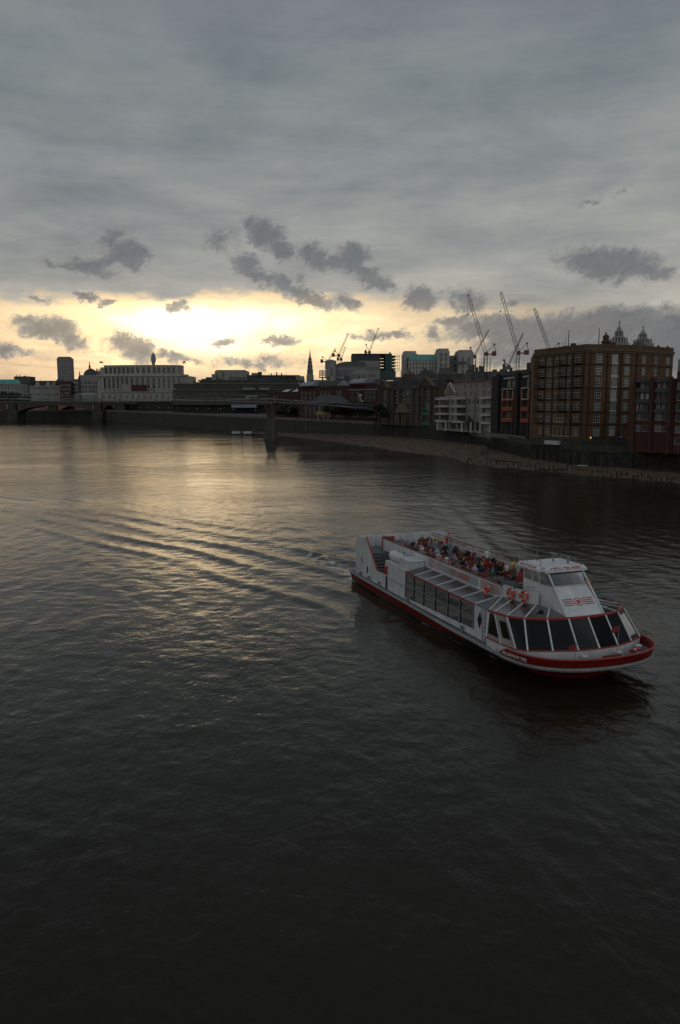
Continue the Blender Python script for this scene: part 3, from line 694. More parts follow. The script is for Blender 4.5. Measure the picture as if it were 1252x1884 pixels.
ch.v = [(x * .64, y * .64, z * .66) for x, y, z in ch.v]; ch.build('chimney', mat('chimney_brick', (.085, .05, .032), .9), bw, pch - bw.location)
hp = MB(); hp.v = []
pr = aty(1174, 640, 208); pr.z = BWZ1 - 1.6
hp.face([(-2.6, -3, 0), (2.6, -3, 0), (0, 0, 2.2)]); hp.face([(2.6, -3, 0), (2.6, 3, 0), (0, 0, 2.2)]); hp.face([(2.6, 3, 0), (-2.6, 3, 0), (0, 0, 2.2)]); hp.face([(-2.6, 3, 0), (-2.6, -3, 0), (0, 0, 2.2)])
hp.box(-2.4, 2.4, -2.8, 2.8, -.1, 1.2); hp.v[-8:] = [(x * .999, y * .999, z - 1.2) for x, y, z in hp.v[-8:]]
hp.build('roof_lantern', M_slate, bw, pr + Vector((0, 0, 1.2)) - bw.location)
for x in (1215, 1232): MB().lathe([(.3, 0), (.3, .9), (.42, 1.0), (.2, 1.5)], 8).build('chimney_pot', M_brown, bw, F3.pt(F3.u(x), -1.5, BWZ1 - .9) - bw.location)
for k, x in enumerate((997, 1003)): MB().bar((0, 0, -1), (0, 0, 3.0 + k), .05, .04, 5).build('roof_aerial', M_iron, bw, F1.pt(F1.u(x), -6, BWZ1 - 1) - bw.location)

# modern dark and red brick block in front of its right-hand end
def mod(F):
    out = []
    for x0, x1, cols in ((890, 1005, 3), (1058, 1180, 3)):
        ua, ub = F.u(c4(x0, 0)[0]), F.u(c4(x1, 0)[0])
        for y in (467, 550, 635): z = F.z(*c4(950, y)); out += [(ua + (ub - ua) * (k + .12) / 3, ua + (ub - ua) * (k + .88) / 3, z - .75, z + .75, (1, 1, .07), random.choice([M_wpale, M_wmid, M_wmid, M_wdark])) for k in range(3)]
        for y in (715, 803): z = F.z(*c4(950, y)); out += [((ua + ub) / 2 - 1.8, (ua + ub) / 2 - .1, z - .8, z + .8, (1, 1, .07), M_wmid), ((ua + ub) / 2 + .1, (ua + ub) / 2 + 1.8, z - .8, z + .8, (1, 1, .07), M_wdark)]
        z = F.z(*c4(950, 905)); out.append(((ua + ub) / 2 - 2.6, (ua + ub) / 2 + 2.6, z - 1.1, z + 1.1, (3, 1, .1), M_wdark))
    return out
pm = lambda px, d: (aty(px, 747, d).x, d)
MA, MC = pm(1164, 182.3), pm(1242, 175.2)
zt_ = Fac(MA, MC, 5.4).z(1164, 698)
mbld, (FM,) = building('brick_flats', 'dark red brick flats with grey bay windows in front of the warehouse end', [MA, MC], 5.4, zt_, 16.0, M_dred, [mod])
for x0, x1 in ((890, 1005), (1058, 1180)):
    ua, ub = FM.u(c4(x0, 0)[0]), FM.u(c4(x1, 0)[0]); zs_ = [FM.z(*c4(950, y)) for y in (430, 508, 592, 668)]
    for z in zs_: rel(mbld, FM, MB().box(ua - .2, ub + .2, -.55, 0, -.45, .35), 'bay_band', mat('grey_cladding', (.05, .055, .055), .6), 0, .003, z)
for x in (880, 1030, 1190): rel(mbld, FM, MB().box(-.35, .35, -.75, 0, 0, zt_ - 5.4 + .4), 'pier', M_redb, FM.u(c4(x, 0)[0]) + (.4 if x == 880 else -.4 if x == 1190 else 0), .004, 5.4)
def edg(F): return [t for y in (470, 560, 640, 725, 815, 905) for t in grid(F, [F.u(1250), F.u(1250) + 3.2, F.u(1250) + 6.4], [F.z(*c4(1240, y))], 1.6, 1.6, (1, 1, .08))]
building('brick_flats', 'red brick block cut off by the right edge of the picture', [pm(1243, 175.0), pm(1340, 165)], 5.4, 23.6, 14, M_redb, [edg])
building('pale_house', 'pale rendered upper storey peeping out behind the red brick block', [pm(1243.5, 222), pm(1330, 215)], 5.4, 29.0, 10, M_white, [lambda F: grid(F, [1.8, 4.5, 7.2], [26.5], 1.3, 1.5)])

# ------------------------------------------------------------------ black brick building with orange frames
c5 = lambda x, y: (680 + x / 3.9125, 600 + y / 3.9125)
OA, OB = pm(904, 263), pm(981, 229)
FO0 = Fac(OA, OB, 5.8); ot = FO0.z(*c5(1050, 345))
def orng(F):
    out = []
    for x0, x1 in ((980, 1055), (1120, 1170)):
        ua, ub = F.u(c5(x0, 0)[0]), F.u(c5(x1, 0)[0])
        for y in (410, 490, 567, 645): z = F.z(*c5(1010, y)); n = 2 if x0 == 980 else 1; out += [(ua + (ub - ua) * k / n + .35, ua + (ub - ua) * (k + 1) / n - .35, z - 1.15, z + 1.15, (2, 2, .05), random.choice([M_wdark, M_wmid])) for k in range(n)]
    for x in (952, 1092): u = F.u(c5(x, 0)[0]); out += [(u - .7, u + .7, F.z(*c5(1010, y)) - .9, F.z(*c5(1010, y)) + .9, (1, 2, .06), M_wdark) for y in (410, 490, 567, 645)]
    return out
ob, (FO,) = building('black_brick_flats', 'black brick riverside flats with orange balcony frames beside the brown warehouse', [OA, OB], 5.8, ot, 16, M_blackb, [orng])
for x0, x1, n in ((980, 1055, 2), (1120, 1172, 1)):
    ua, ub = FO.u(c5(x0, 0)[0]), FO.u(c5(x1, 0)[0])
    zs_ = [FO.z(*c5(1010, y)) for y in (455, 527, 602, 680)]
    for k in range(3):
        m_ = MB(); h = zs_[k] - zs_[k + 1]
        for q in range(n + 1): x = ua + (ub - ua) * q / n; m_.box(x - .22, x + .22, -1.3, -1.0, 0, h)
        m_.box(ua - .22, ub + .22, -1.35, -.02, -.3, .15); m_.box(ua, ub, -1.33, -1.25, .15, .95) if k else None
        rel(ob, FO, m_, 'balcony_frame', M_orange if k else mat('peach_steel', (.42, .20, .13), .6), 0, .003, zs_[k + 1])
    rel(ob, FO, MB().box(ua - .3, ub + .3, -1.4, -.02, -.15, .2), 'frame_top', mat('pale_grey_steel', (.34, .33, .32), .6), 0, .004, zs_[0] + .1)
    rel(ob, FO, MB().box(ua - .1, ub + .1, -.9, -.02, 0, .5), 'top_balcony', mat('pale_grey_steel', (.34, .33, .32), .6), 0, .005, zs_[0] + 3.2)
    for q in range(n + 1): rel(ob, FO, MB().bar((0, 0, 0), (0, 0, zs_[3] - 5.9), .28, .28, 8), 'column', M_bridge, ua + (ub - ua) * q / n, 1.15, 5.85)
for x in (935, 1075, 1178): rel(ob, FO, MB().box(-1.1, 1.1, -1.0, 0, 0, ot - 5.8 + .5), 'brick_pier', M_blackb, FO.u(c5(x, 0)[0]), .006, 5.8)
rel(ob, FO, MB().box(FO.u(950), FO.L - .1, 3, 12, 0, 3.4), 'roof_storey', mat('maroon_cladding', (.075, .03, .035), .8), 0, 0, ot - .02)
rel(ob, FO, MB().box(.5, FO.u(945), 4, 10, 0, 1.6), 'roof_storey', M_slate, 0, 0, ot - .03)
pw_ = MB(); pw_.box(-.5, FO.L - .5, -1.9, -1.5, 0, 1.3); rel(ob, FO, pw_, 'terrace_wall', M_conc, 0, 0, 5.9)

# ------------------------------------------------------------------ white balconied apartments
WA, WB = pm(808, 318.6), pm(906, 274)
FW0 = Fac(WA, WB, 6.3); wt = FW0.z(*c5(700, 503))
def wht(F):
    out = []
    for x, w in ((597, 2.2), (718, 2.3), (750, 1.0), (778, 2.1), (823, 2.3)):
        u = F.u(c5(x, 0)[0]); out += [(u - w / 2, u + w / 2, F.z(*c5(700, y)) - 1.05, F.z(*c5(700, y)) + 1.05, (2, 1, .1), random.choice([M_wdark, M_wdark, M_wmid])) for y in (545, 605, 662)]
    for x0, x1 in ((512, 572), (632, 692), (846, 900)):
        ua, ub = F.u(c5(x0, 0)[0]), F.u(c5(x1, 0)[0]); out += [(ua, ub, F.z(*c5(700, y)) - 1.3, F.z(*c5(700, y)) + 1.25, (4, 1, .08), M_wdark) for y in (545, 605, 662)]
    for x0, x1 in ((528, 570), (585, 625), (640, 690), (702, 755), (768, 825), (845, 895)):
        ua, ub = F.u(c5(x0, 0)[0]), F.u(c5(x1, 0)[0]); z = F.z(*c5(700, 716)); out.append((ua, ub, z - 1.6, z + 1.6, None, M_wdark))
    return out
wb, (FW,) = building('white_apartments', 'white rendered riverside apartments with stacked balconies and a gabled top storey', [WA, WB], 6.3, wt, 16, M_white, [wht])
for (x0, x1) in ((505, 580), (626, 697), (832, 905)):
    ua, ub = FW.u(c5(x0, 0)[0]), FW.u(c5(x1, 0)[0])
    for y in (517, 575, 632, 687):
        m_ = MB(); m_.box(ua, ub, -2.0, -.02, 0, .55); m_.box(ua, ub, -2.0, -1.94, 1.0, 1.06)
        for q in range(9): x = ua + (ub - ua) * q / 8; m_.box(x - .03, x + .03, -1.99, -1.95, .55, 1.0)
        rel(wb, FW, m_, 'balcony', M_frame, 0, .003, FW.z(*c5(700, y)) - .5)
for x in (517, 577, 695, 760, 830, 900): rel(wb, FW, MB().box(-.35, .35, -1.7, -1.2, 0, FW.z(*c5(700, 690)) - 6.3), 'column', M_frame, FW.u(c5(x, 0)[0]), .004, 6.32)
for x in (640, 700, 762): rel(wb, FW, MB().bar((0, 0, 0), (0, 0, wt - 9), .12, .12, 6), 'drain_pipe', M_iron, FW.u(c5(x, 0)[0]), .12, 9)
zt2 = FW.z(*c5(700, 402))
top = MB(); top.wall(FW.L - 6, 0, zt2 - wt, [(FW.u(c5(x, 0)[0]) - 3 - 1.1, FW.u(c5(x, 0)[0]) - 3 + 1.1, FW.z(*c5(700, y)) - wt - .95, FW.z(*c5(700, y)) - wt + .95) for x in (650, 692, 728, 785, 827) for y in (433, 488)], d=.25)
top.box(.0, FW.L - 6, .3, 9, 0, zt2 - wt - .05)
rel(wb, FW, top, 'top_storey', mat('cream_render', (.26, .235, .20), .85, .12), 3, -2.2, wt)
for x in (650, 692, 728, 785, 827):
    for y in (433, 488):
        p, fm = win_meshes(2.2, 1.9, (2, 2, .1), M_wdark); wo_ = link('window', p, wb, FW.pt(FW.u(c5(x, 0)[0]), -2.4, FW.z(*c5(700, y)) - .95) - wb.location, FW.ang); link('frame', fm, wo_)
rel(wb, FW, MB().box(3 - .2, FW.L - 2.8, 1.9, 11, 0, .5), 'roof_edge', mat('terracotta_edge', (.20, .075, .05), .8), 0, 0, zt2)
for x in (565, 888):
    g = MB(); z0_, z1_, z2_ = 0, FW.z(*c5(700, 470)) - wt, FW.z(*c5(700, 405)) - wt
    g.plate([(-4.5, 0, 0), (4.5, 0, 0), (4.5, 0, z1_), (0, 0, z2_), (-4.5, 0, z1_)], (0, 1.2, 0)); go = rel(wb, FW, g, 'gable', mat('cream_render', (.26, .235, .20), .85, .12), FW.u(c5(x, 0)[0]), -1.0, wt)
    MB().plate([(-3.3, 0, .5), (3.3, 0, .5), (3.3, 0, z1_ - .2), (0, 0, z2_ - 1.6), (-3.3, 0, z1_ - .2)], (0, -.03, 0)).build('gable_window', M_wdark, go)
    r_ = MB(); r_.bar((-4.8, -.2, z1_ - .3), (0, -.2, z2_ + .3), .28); r_.bar((4.8, -.2, z1_ - .3), (0, -.2, z2_ + .3), .28); r_.build('barge_board', M_frame, go)

# ------------------------------------------------------------------ tan gabled offices
GA, GB = pm(697, 374), pm(811, 327)
FG0 = Fac(GA, GB, 7.4); gt = FG0.z(*c5(300, 443))
cg = lambda x, y: (690 + x / 7.825, 690 + y / 7.825)
def gab(F):
    out = []
    for x, w in ((145, 5.0), (245, 3.6), (310, 5.0), (405, 3.0), (470, 2.6), (520, 2.6), (605, 3.4), (668, 2.6), (760, 4.6), (870, 2.8), (925, 3.2)):
        u = F.u(cg(x, 0)[0]); out += [(u - w / 2, u + w / 2, F.z(*cg(480, y)) - 1.35, F.z(*cg(480, y)) + 1.35, (3, 2, .07), random.choice([M_wdark, M_wdark, M_wdark, M_tealglass])) for y in (248, 355, 455, 545)]
    return out
gb, (FG,) = building('gabled_offices', 'tan brick riverside offices with tall piers, two gables and an entrance gable', [GA, GB], 7.4, gt, 18, M_tan, [gab])
for x in (85, 195, 270, 365, 555, 640, 705, 815, 890): rel(gb, FG, MB().box(-.55, .55, -.8, 0, 0, gt - 7.4), 'pier', M_tan, FG.u(cg(x, 0)[0]), .003, 7.4)
rel(gb, FG, MB().box(0, FG.L, -.5, 0, 0, .9), 'cornice', M_tan, 0, .006, gt - .5)
for x, hw in ((145, 4.6), (765, 5.8)):
    g = MB(); zz = FG.z(*cg(480, 75)) - gt
    g.plate([(-hw, 0, 0), (hw, 0, 0), (0, 0, zz)], (0, 6, 0)); go = rel(gb, FG, g, 'gable', M_tan, FG.u(cg(x, 0)[0]), 1.0, gt + .4)
    r_ = MB(); r_.bar((-hw - .4, -.25, -.2), (0, -.25, zz + .4), .35); r_.bar((hw + .4, -.25, -.2), (0, -.25, zz + .4), .35); r_.build('gable_coping', mat('tan_coping', (.14, .11, .075), .9), go)
u = FG.u(cg(440, 0)[0]); g = MB(); za, zb = FG.z(*cg(480, 540)), FG.z(*cg(480, 415))
pg = MB(); pg.plate([(-4.6, -3, 0), (4.6, -3, 0), (0, -3, zb - za)], (0, 3, 0)); rel(gb, FG, pg, 'porch_gable', mat('tan_coping', (.14, .11, .075), .9), u, .004, za)
for q in (-4.0, -1.6, 1.6, 4.0): rel(gb, FG, MB().bar((0, 0, 0), (0, 0, za - 7.4), .33, .3, 8), 'porch_column', mat('tan_coping', (.14, .11, .075), .9), u + q, 2.6, 7.42)
for y in (560, 700): rel(gb, FG, MB().box(-2.4, 2.4, -.9, -.82, 0, 1.2), 'green_hoarding', mat('green_panel', (.03, .14, .10), .6), FG.u(cg(760, 0)[0]), 0, FG.z(*cg(760, y)) - .6)
rf = MB(); rf.prism([(0, 1.5), (FG.L, 1.5), (FG.L - 3, 9), (3, 9)], 0, 3.0, 0); rel(gb, FG, rf, 'roof', M_slate, 0, 0, gt + .05)
for (x, yt, w) in ((330, -70, 2.2), (955, -15, 1.5), (560, 20, 1.2), (900, 0, 1.4)):
    g = MB(); h = FG.z(*cg(480, yt)) - gt - 2.5; g.box(-w, w, -w, w, 0, h * .7); g.lathe([(w * 1.25, h * .7), (w * 1.25, h * .76), (w * .8, h * .85), (w * .3, h), (.1, h + 1.2)], 8); rel(gb, FG, g, 'roof_turret', M_tan, FG.u(cg(x, 0)[0]), -6, gt + 2.4)
for x in (240, 360, 490, 570): rel(gb, FG, MB().box(-1.3, 1.3, -1.2, 0, 0, 1.4), 'dormer', M_slate, FG.u(cg(x, 0)[0]), -2.4, gt + 2.0)
# ------------------------------------------------------------------ dark red brick block with barrel roofs
c6 = lambda x, y: (440 + x / 3.9125, 600 + y / 3.9125)
cs = lambda x, y: (540 + x / 6.955, 690 + y / 6.955)
RA, RB = pm(549, 470), pm(700, 405)
FR0 = Fac(RA, RB, 8.3)
def red(F):
    out = []
    for x in (110, 160, 215, 265, 360, 410, 460, 560, 600, 770, 760, 820, 930, 980, 1030): u = F.u(cs(x, 0)[0]); out += [(u - 1.5, u + 1.5, F.z(*cs(600, y)) - 1.6, F.z(*cs(600, y)) + 1.6, (2, 2, .06), M_wdark) for y in (230, 290, 430, 500)]
    return out
zr_ = FR0.z(*cs(500, 140))
rb, (FR,) = building('red_brick_school', 'long dark red brick block with two curved metal barrel roofs behind the footbridge', [RA, RB], 8.3, zr_, 30, M_dred, [red])
for x0, x1, y in ((105, 270, 70), (735, 915, 60)):
    ua, ub = FR.u(cs(x0, 0)[0]), FR.u(cs(x1, 0)[0]); zt_ = FR.z(*cs(500, y)) - zr_; zb_ = FR.z(*cs(500, y + 60)) - zr_
    MBb = MB(); MBb.box(ua, ub, -1, 10, -.1, zb_ if zb_ > .2 else .3); rel(rb, FR, MBb, 'plant_storey', M_dred, 0, 0, zr_)
    b_ = MB(); n = 8; hh = zt_ - zb_; prof = [(-1.2 + 5.0 * (1 - math.cos(math.pi / 2 * k / n)), zb_ + hh * math.sin(math.pi / 2 * k / n)) for k in range(n + 1)]
    pts = [(0, y_, z_) for y_, z_ in prof] + [(0, 8.8, zb_ + hh), (0, 8.8, zb_)]
    b_.plate([(ua, p[1], p[2]) for p in pts], (ub - ua, 0, 0)); rel(rb, FR, b_, 'barrel_roof', M_lead, 0, .05, zr_ + .02)
rel(rb, FR, MB().box(FR.u(cs(280, 0)[0]), FR.u(cs(690, 0)[0]), 3, 14, 0, FR.z(*cs(500, 75)) - zr_), 'rear_storey', mat('grey_green_cladding', (.10, .115, .105), .7), 0, 0, zr_ + .01)
g = MB(); g.plate([(-5, 0, 0), (5, 0, 0), (0, 0, 2.6)], (0, 5, 0)); rel(rb, FR, g, 'skylight', M_lead, FR.u(cs(600, 0)[0]), -1.5, zr_ + .05)
g = MB(); uu = FR.u(cs(875, 0)[0]); g.box(-2.2, 2.2, -.8, 0, 0, .6); g.box(-1.6, 1.6, -.6, 0, .6, 1.1); g.lathe([(.7, 1.1), (.4, 1.8), (1.1, 3.0), (1.0, 3.8), (.3, 4.2)], 10, (0, -.8, 0)); rel(rb, FR, g, 'stone_crest', M_portland, uu, .01, FR.z(*cs(875, 345)))
g = MB(); g.box(FR.u(cs(700, 0)[0]), FR.u(cs(1100, 0)[0]), -.4, 0, 0, .5); rel(rb, FR, g, 'cornice', M_portd, 0, .003, FR.z(*cs(900, 185)) - .3)
# low front range and canopy roofs beside the footbridge
lw, (FL,) = building('low_brick_range', 'low dark brick range with pale skylights left of the barrel roofed block', [pm(496, 505), pm(552, 474)], 8.6, Fac(pm(496, 505), pm(552, 474), 8.6).z(520, 721), 14, M_dred, [lambda F: grid(F, [2, 6, 10, 14, 18], [13, 18, 22], 1.8, 2.0)])
for x in (522, 540): rel(lw, FL, MB().plate([(-3.2, 0, 0), (3.2, 0, 0), (3.2, 3, 1.3), (-3.2, 3, 1.3)], (0, 0, .2)), 'skylight', mat('pale_glazing', (.45, .47, .48), .3), FL.u(x), -1, FL.z(x, 721))
g = MB(); g.plate([(-10, -6, 0), (10, -6, 0), (5, 0, 3.6), (-5, 0, 3.6)], (0, 0, .4)); p = aty(608, 740, 395); tag(g.build('canopy_roof', M_slate, None, (p.x, p.y, p.z - .5)), 'grey sloping canopy roof just above the footbridge approach', 'roof')
# yellowish gantry house on the embankment
t = thing('embankment_pavilion', 'small pale yellow pavilion with open legs on the embankment walkway', 'pavilion', (aty(596, 770, 424).x, 424, 8.3))
p0 = aty(596, 776, 424).z; zA, zB, zC = aty(596, 764, 424).z - 8.3, aty(596, 757, 424).z - 8.3, aty(596, 747, 424).z - 8.3
MB().box(-4.0, 4.0, -2, 2, zA, zB).build('floor_band', M_yellow, t)
for x in (-3.0, -.2, 2.4): MB().box(x - .35, x + .35, -1.8, -1.2, 0, zA).build('leg', M_yellow, t)
for x in (-2.4, .3, 2.4): MB().box(x - .5, x + .5, -1.8, 1.8, zB, zC).build('upper_pier', mat('grey_yellow', (.2, .17, .11), .9), t)
MB().box(-3.2, 3.2, -2, 2, zC, zC + .5).build('roof', M_slate, t)

# ------------------------------------------------------------------ terraced concrete office (stepped)
cb = lambda x, y: (300 + x / 4.815, 670 + y / 4.815)
def slab(root, pxa, pxb, ytop, ybot, d, dep, m, nm, wnd=None):
    a, c = aty(pxa, 747, d), aty(pxb, 747, d); zt, zb = aty(pxa, ytop, d).z, aty(pxa, ybot, d).z
    o = MB().box(0, c.x - a.x, 0, dep, 0, zt - zb).build(nm, m, root, Vector((a.x, d, zb)) - root.location)
    return o
bt = thing('terraced_office', 'long grey brown terraced concrete office block stepping up behind the embankment', 'building', (aty(318, 747, 664).x, 664, 10.2))
levels = [(318, 545, 734, 745, 664), (318, 500, 727, 731.5, 674), (320, 545, 717, 774, 686), (322, 548, 706, 713.5, 698), (366, 552, 699, 702, 710)]
for k, (xa, xb, yt, yb, d) in enumerate(levels):
    slab(bt, xa, xb, yt, yb, d, 26, M_dconc, 'terrace_slab'); slab(bt, xa - .3, xb + .3, yt - .5, yt + .8, d - .6, 1.2, M_conc, 'terrace_coping') if k != 4 else None
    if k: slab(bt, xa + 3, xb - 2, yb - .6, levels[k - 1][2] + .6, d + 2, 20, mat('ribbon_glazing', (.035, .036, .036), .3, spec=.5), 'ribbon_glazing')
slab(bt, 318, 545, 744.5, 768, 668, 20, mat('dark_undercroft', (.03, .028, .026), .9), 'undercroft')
for x0, x1, d in ((447, 470, 684), (478, 496, 684), (452, 474, 670)):
    slab(bt, x0, x1, 713 if d == 684 else 727.5, 717.5 if d == 684 else 731, d - 4, 2, mat('pale_glazed_screen', (.15, .165, .17), .3), 'glazed_screen')
slab(bt, 426, 472, 744.6, 750, 658, 14, mat('blue_grey_roof', (.20, .25, .28), .5), 'entrance_roof')
for x in (386, 388, 433, 395): pass
# white office on top, farther away
wo2 = thing('white_office', 'white office building with rounded ends standing above the terraced block', 'building', (aty(391, 747, 720).x, 770, 9.9))
slab(wo2, 397, 455, 682, 704, 770, 24, M_white, 'wall'); slab(wo2, 391, 398, 688, 704, 768, 20, M_white, 'stair_tower')
for x0, x1, y0, y1 in ((422, 452, 693.5, 697.5), (410.5, 413.5, 684, 698), (400, 402, 687, 697)): slab(wo2, x0, x1, y0, y1, 769.85, .3, M_wdark, 'window')
slab(wo2, 380, 391, 694, 703, 772, 16, M_slate, 'side_wing'); slab(wo2, 400, 452, 680.5, 682, 774, 16, M_lead, 'roof')
ro = thing('rooftop_plant', 'low flat roofed plant rooms with small chimneys right of the white office', 'building', (aty(456, 747, 740).x, 740, 9.9))
slab(ro, 455, 552, 690, 704, 740, 20, M_slate, 'wall'); slab(ro, 464, 478, 686, 690.5, 739, 10, M_portd, 'plant_room'); slab(ro, 476, 482, 684, 691, 738, 6, M_slate, 'lift_tower')
for x, y in ((500, 687), (510, 684.5), (519, 686.5)): slab(ro, x - 1, x + 1, y, 692, 738, 1.2, M_slate, 'chimney')
slab(ro, 527, 541, 692.5, 698, 739, 8, M_iron, 'tank'); slab(ro, 545, 560, 692, 700, 738, 10, M_portd, 'plant_room')
MB().bar((0, 0, 0), (0, 0, 9), .12, .06, 5).build('aerial', M_iron, ro, Vector((aty(527, 700, 738).x, 738, aty(527, 695, 738).z)) - ro.location)

# ------------------------------------------------------------------ colonnaded stone headquarters (curved front)
UD = 900.0
ufront = []
for px in (182, 192, 240, 290, 335, 347): ufront.append(pm(px, UD + {182: 10, 192: 0, 240: -8, 290: -10, 335: -6, 347: 4}[px]))
cu_ = lambda x, y: (160 + x / 3.9125, 620 + y / 3.9125)
uz = lambda y: aty(265, 620 + y / 3.9125, UD).z
Z0, Z1 = 11.0, uz(278)
def uwin(cnt, ya, yb, m0=.0):
    def f(F):
        n = max(1, round(F.L / 5.9)); return [(F.L * (k + .5) / n - 1.5, F.L * (k + .5) / n + 1.5, uz(yb), uz(ya), (1, 2, .2), M_wdark) for k in range(n)] + [(F.L * (k + .5) / n - 1.1, F.L * (k + .5) / n + 1.1, uz(398), uz(384), None, M_wdark) for k in range(n)]
    return f
uh, ufs = building('stone_headquarters', 'pale stone headquarters with a long curved colonnade below two window storeys', ufront, Z0, Z1, 40, M_portland, [lambda F: [(F.L / 2 - 1, F.L / 2 + 1, uz(y + 12), uz(y), None, M_wdark) for y in (295, 320, 345, 370)], uwin(0, 292, 372), uwin(0, 292, 372), uwin(0, 292, 372), lambda F: [(F.L * q - 1, F.L * q + 1, uz(y + 12), uz(y), None, M_wdark) for y in (295, 325, 355) for q in (.3, .7)]], parapet=0.0)
for i, F in enumerate(ufs):
    rel(uh, F, MB().box(-.1, F.L + .1, -1.5, 0, 0, 2.2), 'cornice', M_portland, 0, .003, Z1 - .8)
    if i in (1, 2, 3):
        n = max(1, round(F.L / 5.9))
        for k in range(n): rel(uh, F, MB().bar((0, 0, 0), (0, 0, uz(290) - uz(374)), 1.05, .9, 8), 'column', M_portland, F.L * k / n + (.0 if k else .6), 1.1, uz(374))
zatt, ztop = Z1 + 1.4, aty(265, 672.5, UD).z
for i, F in enumerate(ufs[1:4]):
    n = max(1, round(F.L / 5.9)); w = MB().wall(F.L, 0, ztop - zatt, [(F.L * (k + .5) / n - 1.9, F.L * (k + .5) / n + 1.9, .8, (ztop - zatt) * .78) for k in range(n)], d=.8)
    rel(uh, F, w, 'attic_wall', M_portland, 0, -3, zatt)
    for k in range(n): p, fm = win_meshes(3.8, (ztop - zatt) * .78 - .8, None, M_wdark); link('window', p, uh, F.pt(F.L * (k + .5) / n, -3.7, zatt + .8) - uh.location, F.ang)
    rel(uh, F, MB().box(0, F.L, -.6, 1, 0, .7), 'attic_cornice', M_portland, 0, -2.99, ztop - .3)
    rel(uh, F, MB().box(0, F.L, 3.9, 30, 0, ztop - zatt), 'attic_block', M_portd, 0, 0, zatt - .01)
for px, w in ((187, 5), (341, 6)): rel(uh, ufs[0], MB().box(-w, w, 0, 16, 0, aty(265, 676, UD).z - Z1), 'end_pavilion', M_portland, ufs[0].u(px) if px < 200 else 0, -3, Z1 + .5) if px < 200 else rel(uh, ufs[4], MB().box(-7, 3.5, 0, 16, 0, aty(265, 673, UD).z - Z1), 'end_pavilion', M_portland, ufs[4].L / 2, -3.4, Z1 + .5)
for px, py in ((190, 667), (337, 669)):
    p = aty(px, 673, UD + 6); m_ = MB(); m_.bar((0, 0, 0), (0, 0, 5), .15, .1, 5); o = m_.build('flagpole', M_iron, uh, p - uh.location); f_ = MB(); f_.plate([(0, 0, 3.0), (-4 if px < 200 else 3.2, .3, 3.4), (-4 if px < 200 else 3.2, .3, 5.0), (0, 0, 4.8)], (0, .1, 0)); f_.build('flag', mat('dark_flag', (.05, .045, .05), .8), o)
p = aty(251, 673, UD + 10); MB().bar((0, 0, 0), (0, 0, 5.5), .3, .1, 5).build('roof_aerial', M_iron, uh, p - uh.location)
# low white arcade building in front
AD = 842.0
az_ = lambda y: aty(250, y, AD).z
aw, (FA,) = building('white_arcade', 'long low white arcaded building in front of the stone headquarters', [pm(186, AD), pm(317, AD - 14)], 11.0, az_(722), 12, M_portland, [lambda F: [(F.L * (k + .5) / 12 - 2.0, F.L * (k + .5) / 12 + 2.0, az_(733.5), az_(727), None, M_wmid) for k in range(12)]])
rel(aw, FA, MB().box(-1, FA.L + 1, -1.2, 6, 0, 1.1), 'flat_roof', M_lead, 0, .003, az_(722.5))
for x0, x1, ya, yb in ((226, 243, 707, 720), (286, 320, 715, 721), (243, 268, 708, 721)):
    o = slab(aw, x0, x1, ya, yb, AD + 20, 10, M_white if x0 != 243 else M_redb, 'rear_wing')
# ------------------------------------------------------------------ far towers and spires
def far_block(name, label, pxa, pxb, ytop, d, m, z0=9.9, dep=25, wins=None, panes=None):
    a, c = pm(pxa, d), pm(pxb, d); zt = aty(pxa, ytop, d).z
    r_, f_ = building(name, label, [a, c], z0, zt, dep, m, [wins] if wins else None, panes=panes); clutter(r_, f_[0], zt, max(3, int(abs(pxb - pxa) / 9)), dep, int(pxa * 7 + d)); return r_, f_[0]
M_plant = mat('roof_plant_grey', (.10, .10, .10), .8, .3, .3)
def clutter(root, F, zt, n, dep, seed):
    q = random.Random(seed)
    for k in range(n):
        u = q.uniform(.04, .92) * F.L; w = min(q.uniform(.03, .12) * F.L, 9); h = q.choice([1.0, 1.4, 2.2, 3.0]); y = q.uniform(1, dep * .6)
        if q.random() < .45: MB().box(-.5, .5, -.5, .5, 0, q.uniform(1.6, 3.4)).build('chimney', M_slate, root, F.pt(u, -y, zt - .05) - root.location, F.ang)
        elif q.random() < .3: MB().bar((0, 0, 0), (0, 0, q.uniform(4, 8)), .14, .08, 4).build('aerial', M_iron, root, F.pt(u, -y, zt - .05) - root.location)
        else: MB().box(0, w, 0, 4, 0, h).build('roof_plant', M_plant, root, F.pt(u, -y, zt - .05) - root.location, F.ang)
def cols(nx, ys, w, h):
    return lambda F: [(F.L * (k + .5) / nx - w / 2, F.L * (k + .5) / nx + w / 2, F.z(CX + (F.A.x) / F.A.y * FPX, y) - h / 2, F.z(CX + (F.A.x) / F.A.y * FPX, y) + h / 2) for k in range(nx) for y in ys]
tw, ft = far_block('tower_block', 'lone dark grey tower block on the skyline left of the headquarters', 109, 132.5, 658.5, 1500, mat('tower_concrete', (.22, .215, .205), .85, .12, .1), dep=22, wins=lambda F: [(F.L * k / 6 + .8, F.L * (k + 1) / 6 - .8, z, z + 2.0, None, M_wdark) for k in range(6) for z in np.arange(20, 105, 4.2)])
rel(tw, ft, MB().box(2, ft.L - 2, 2, 18, 0, 2.5), 'plant_room', M_portd, 0, 0, aty(109, 658.5, 1500).z)
p = aty(283, 672, 2600); t = thing('telecom_tower', 'slender telecom tower with widened round top rising behind the stone headquarters', 'tower', (p.x, 2600, 12))
zz = lambda y: aty(283, y, 2600).z - 12
MB().lathe([(5, 0), (5, zz(668))], 16).build('shaft', mat('telecom_grey', (.24, .24, .235), .7, .12, .1), t)
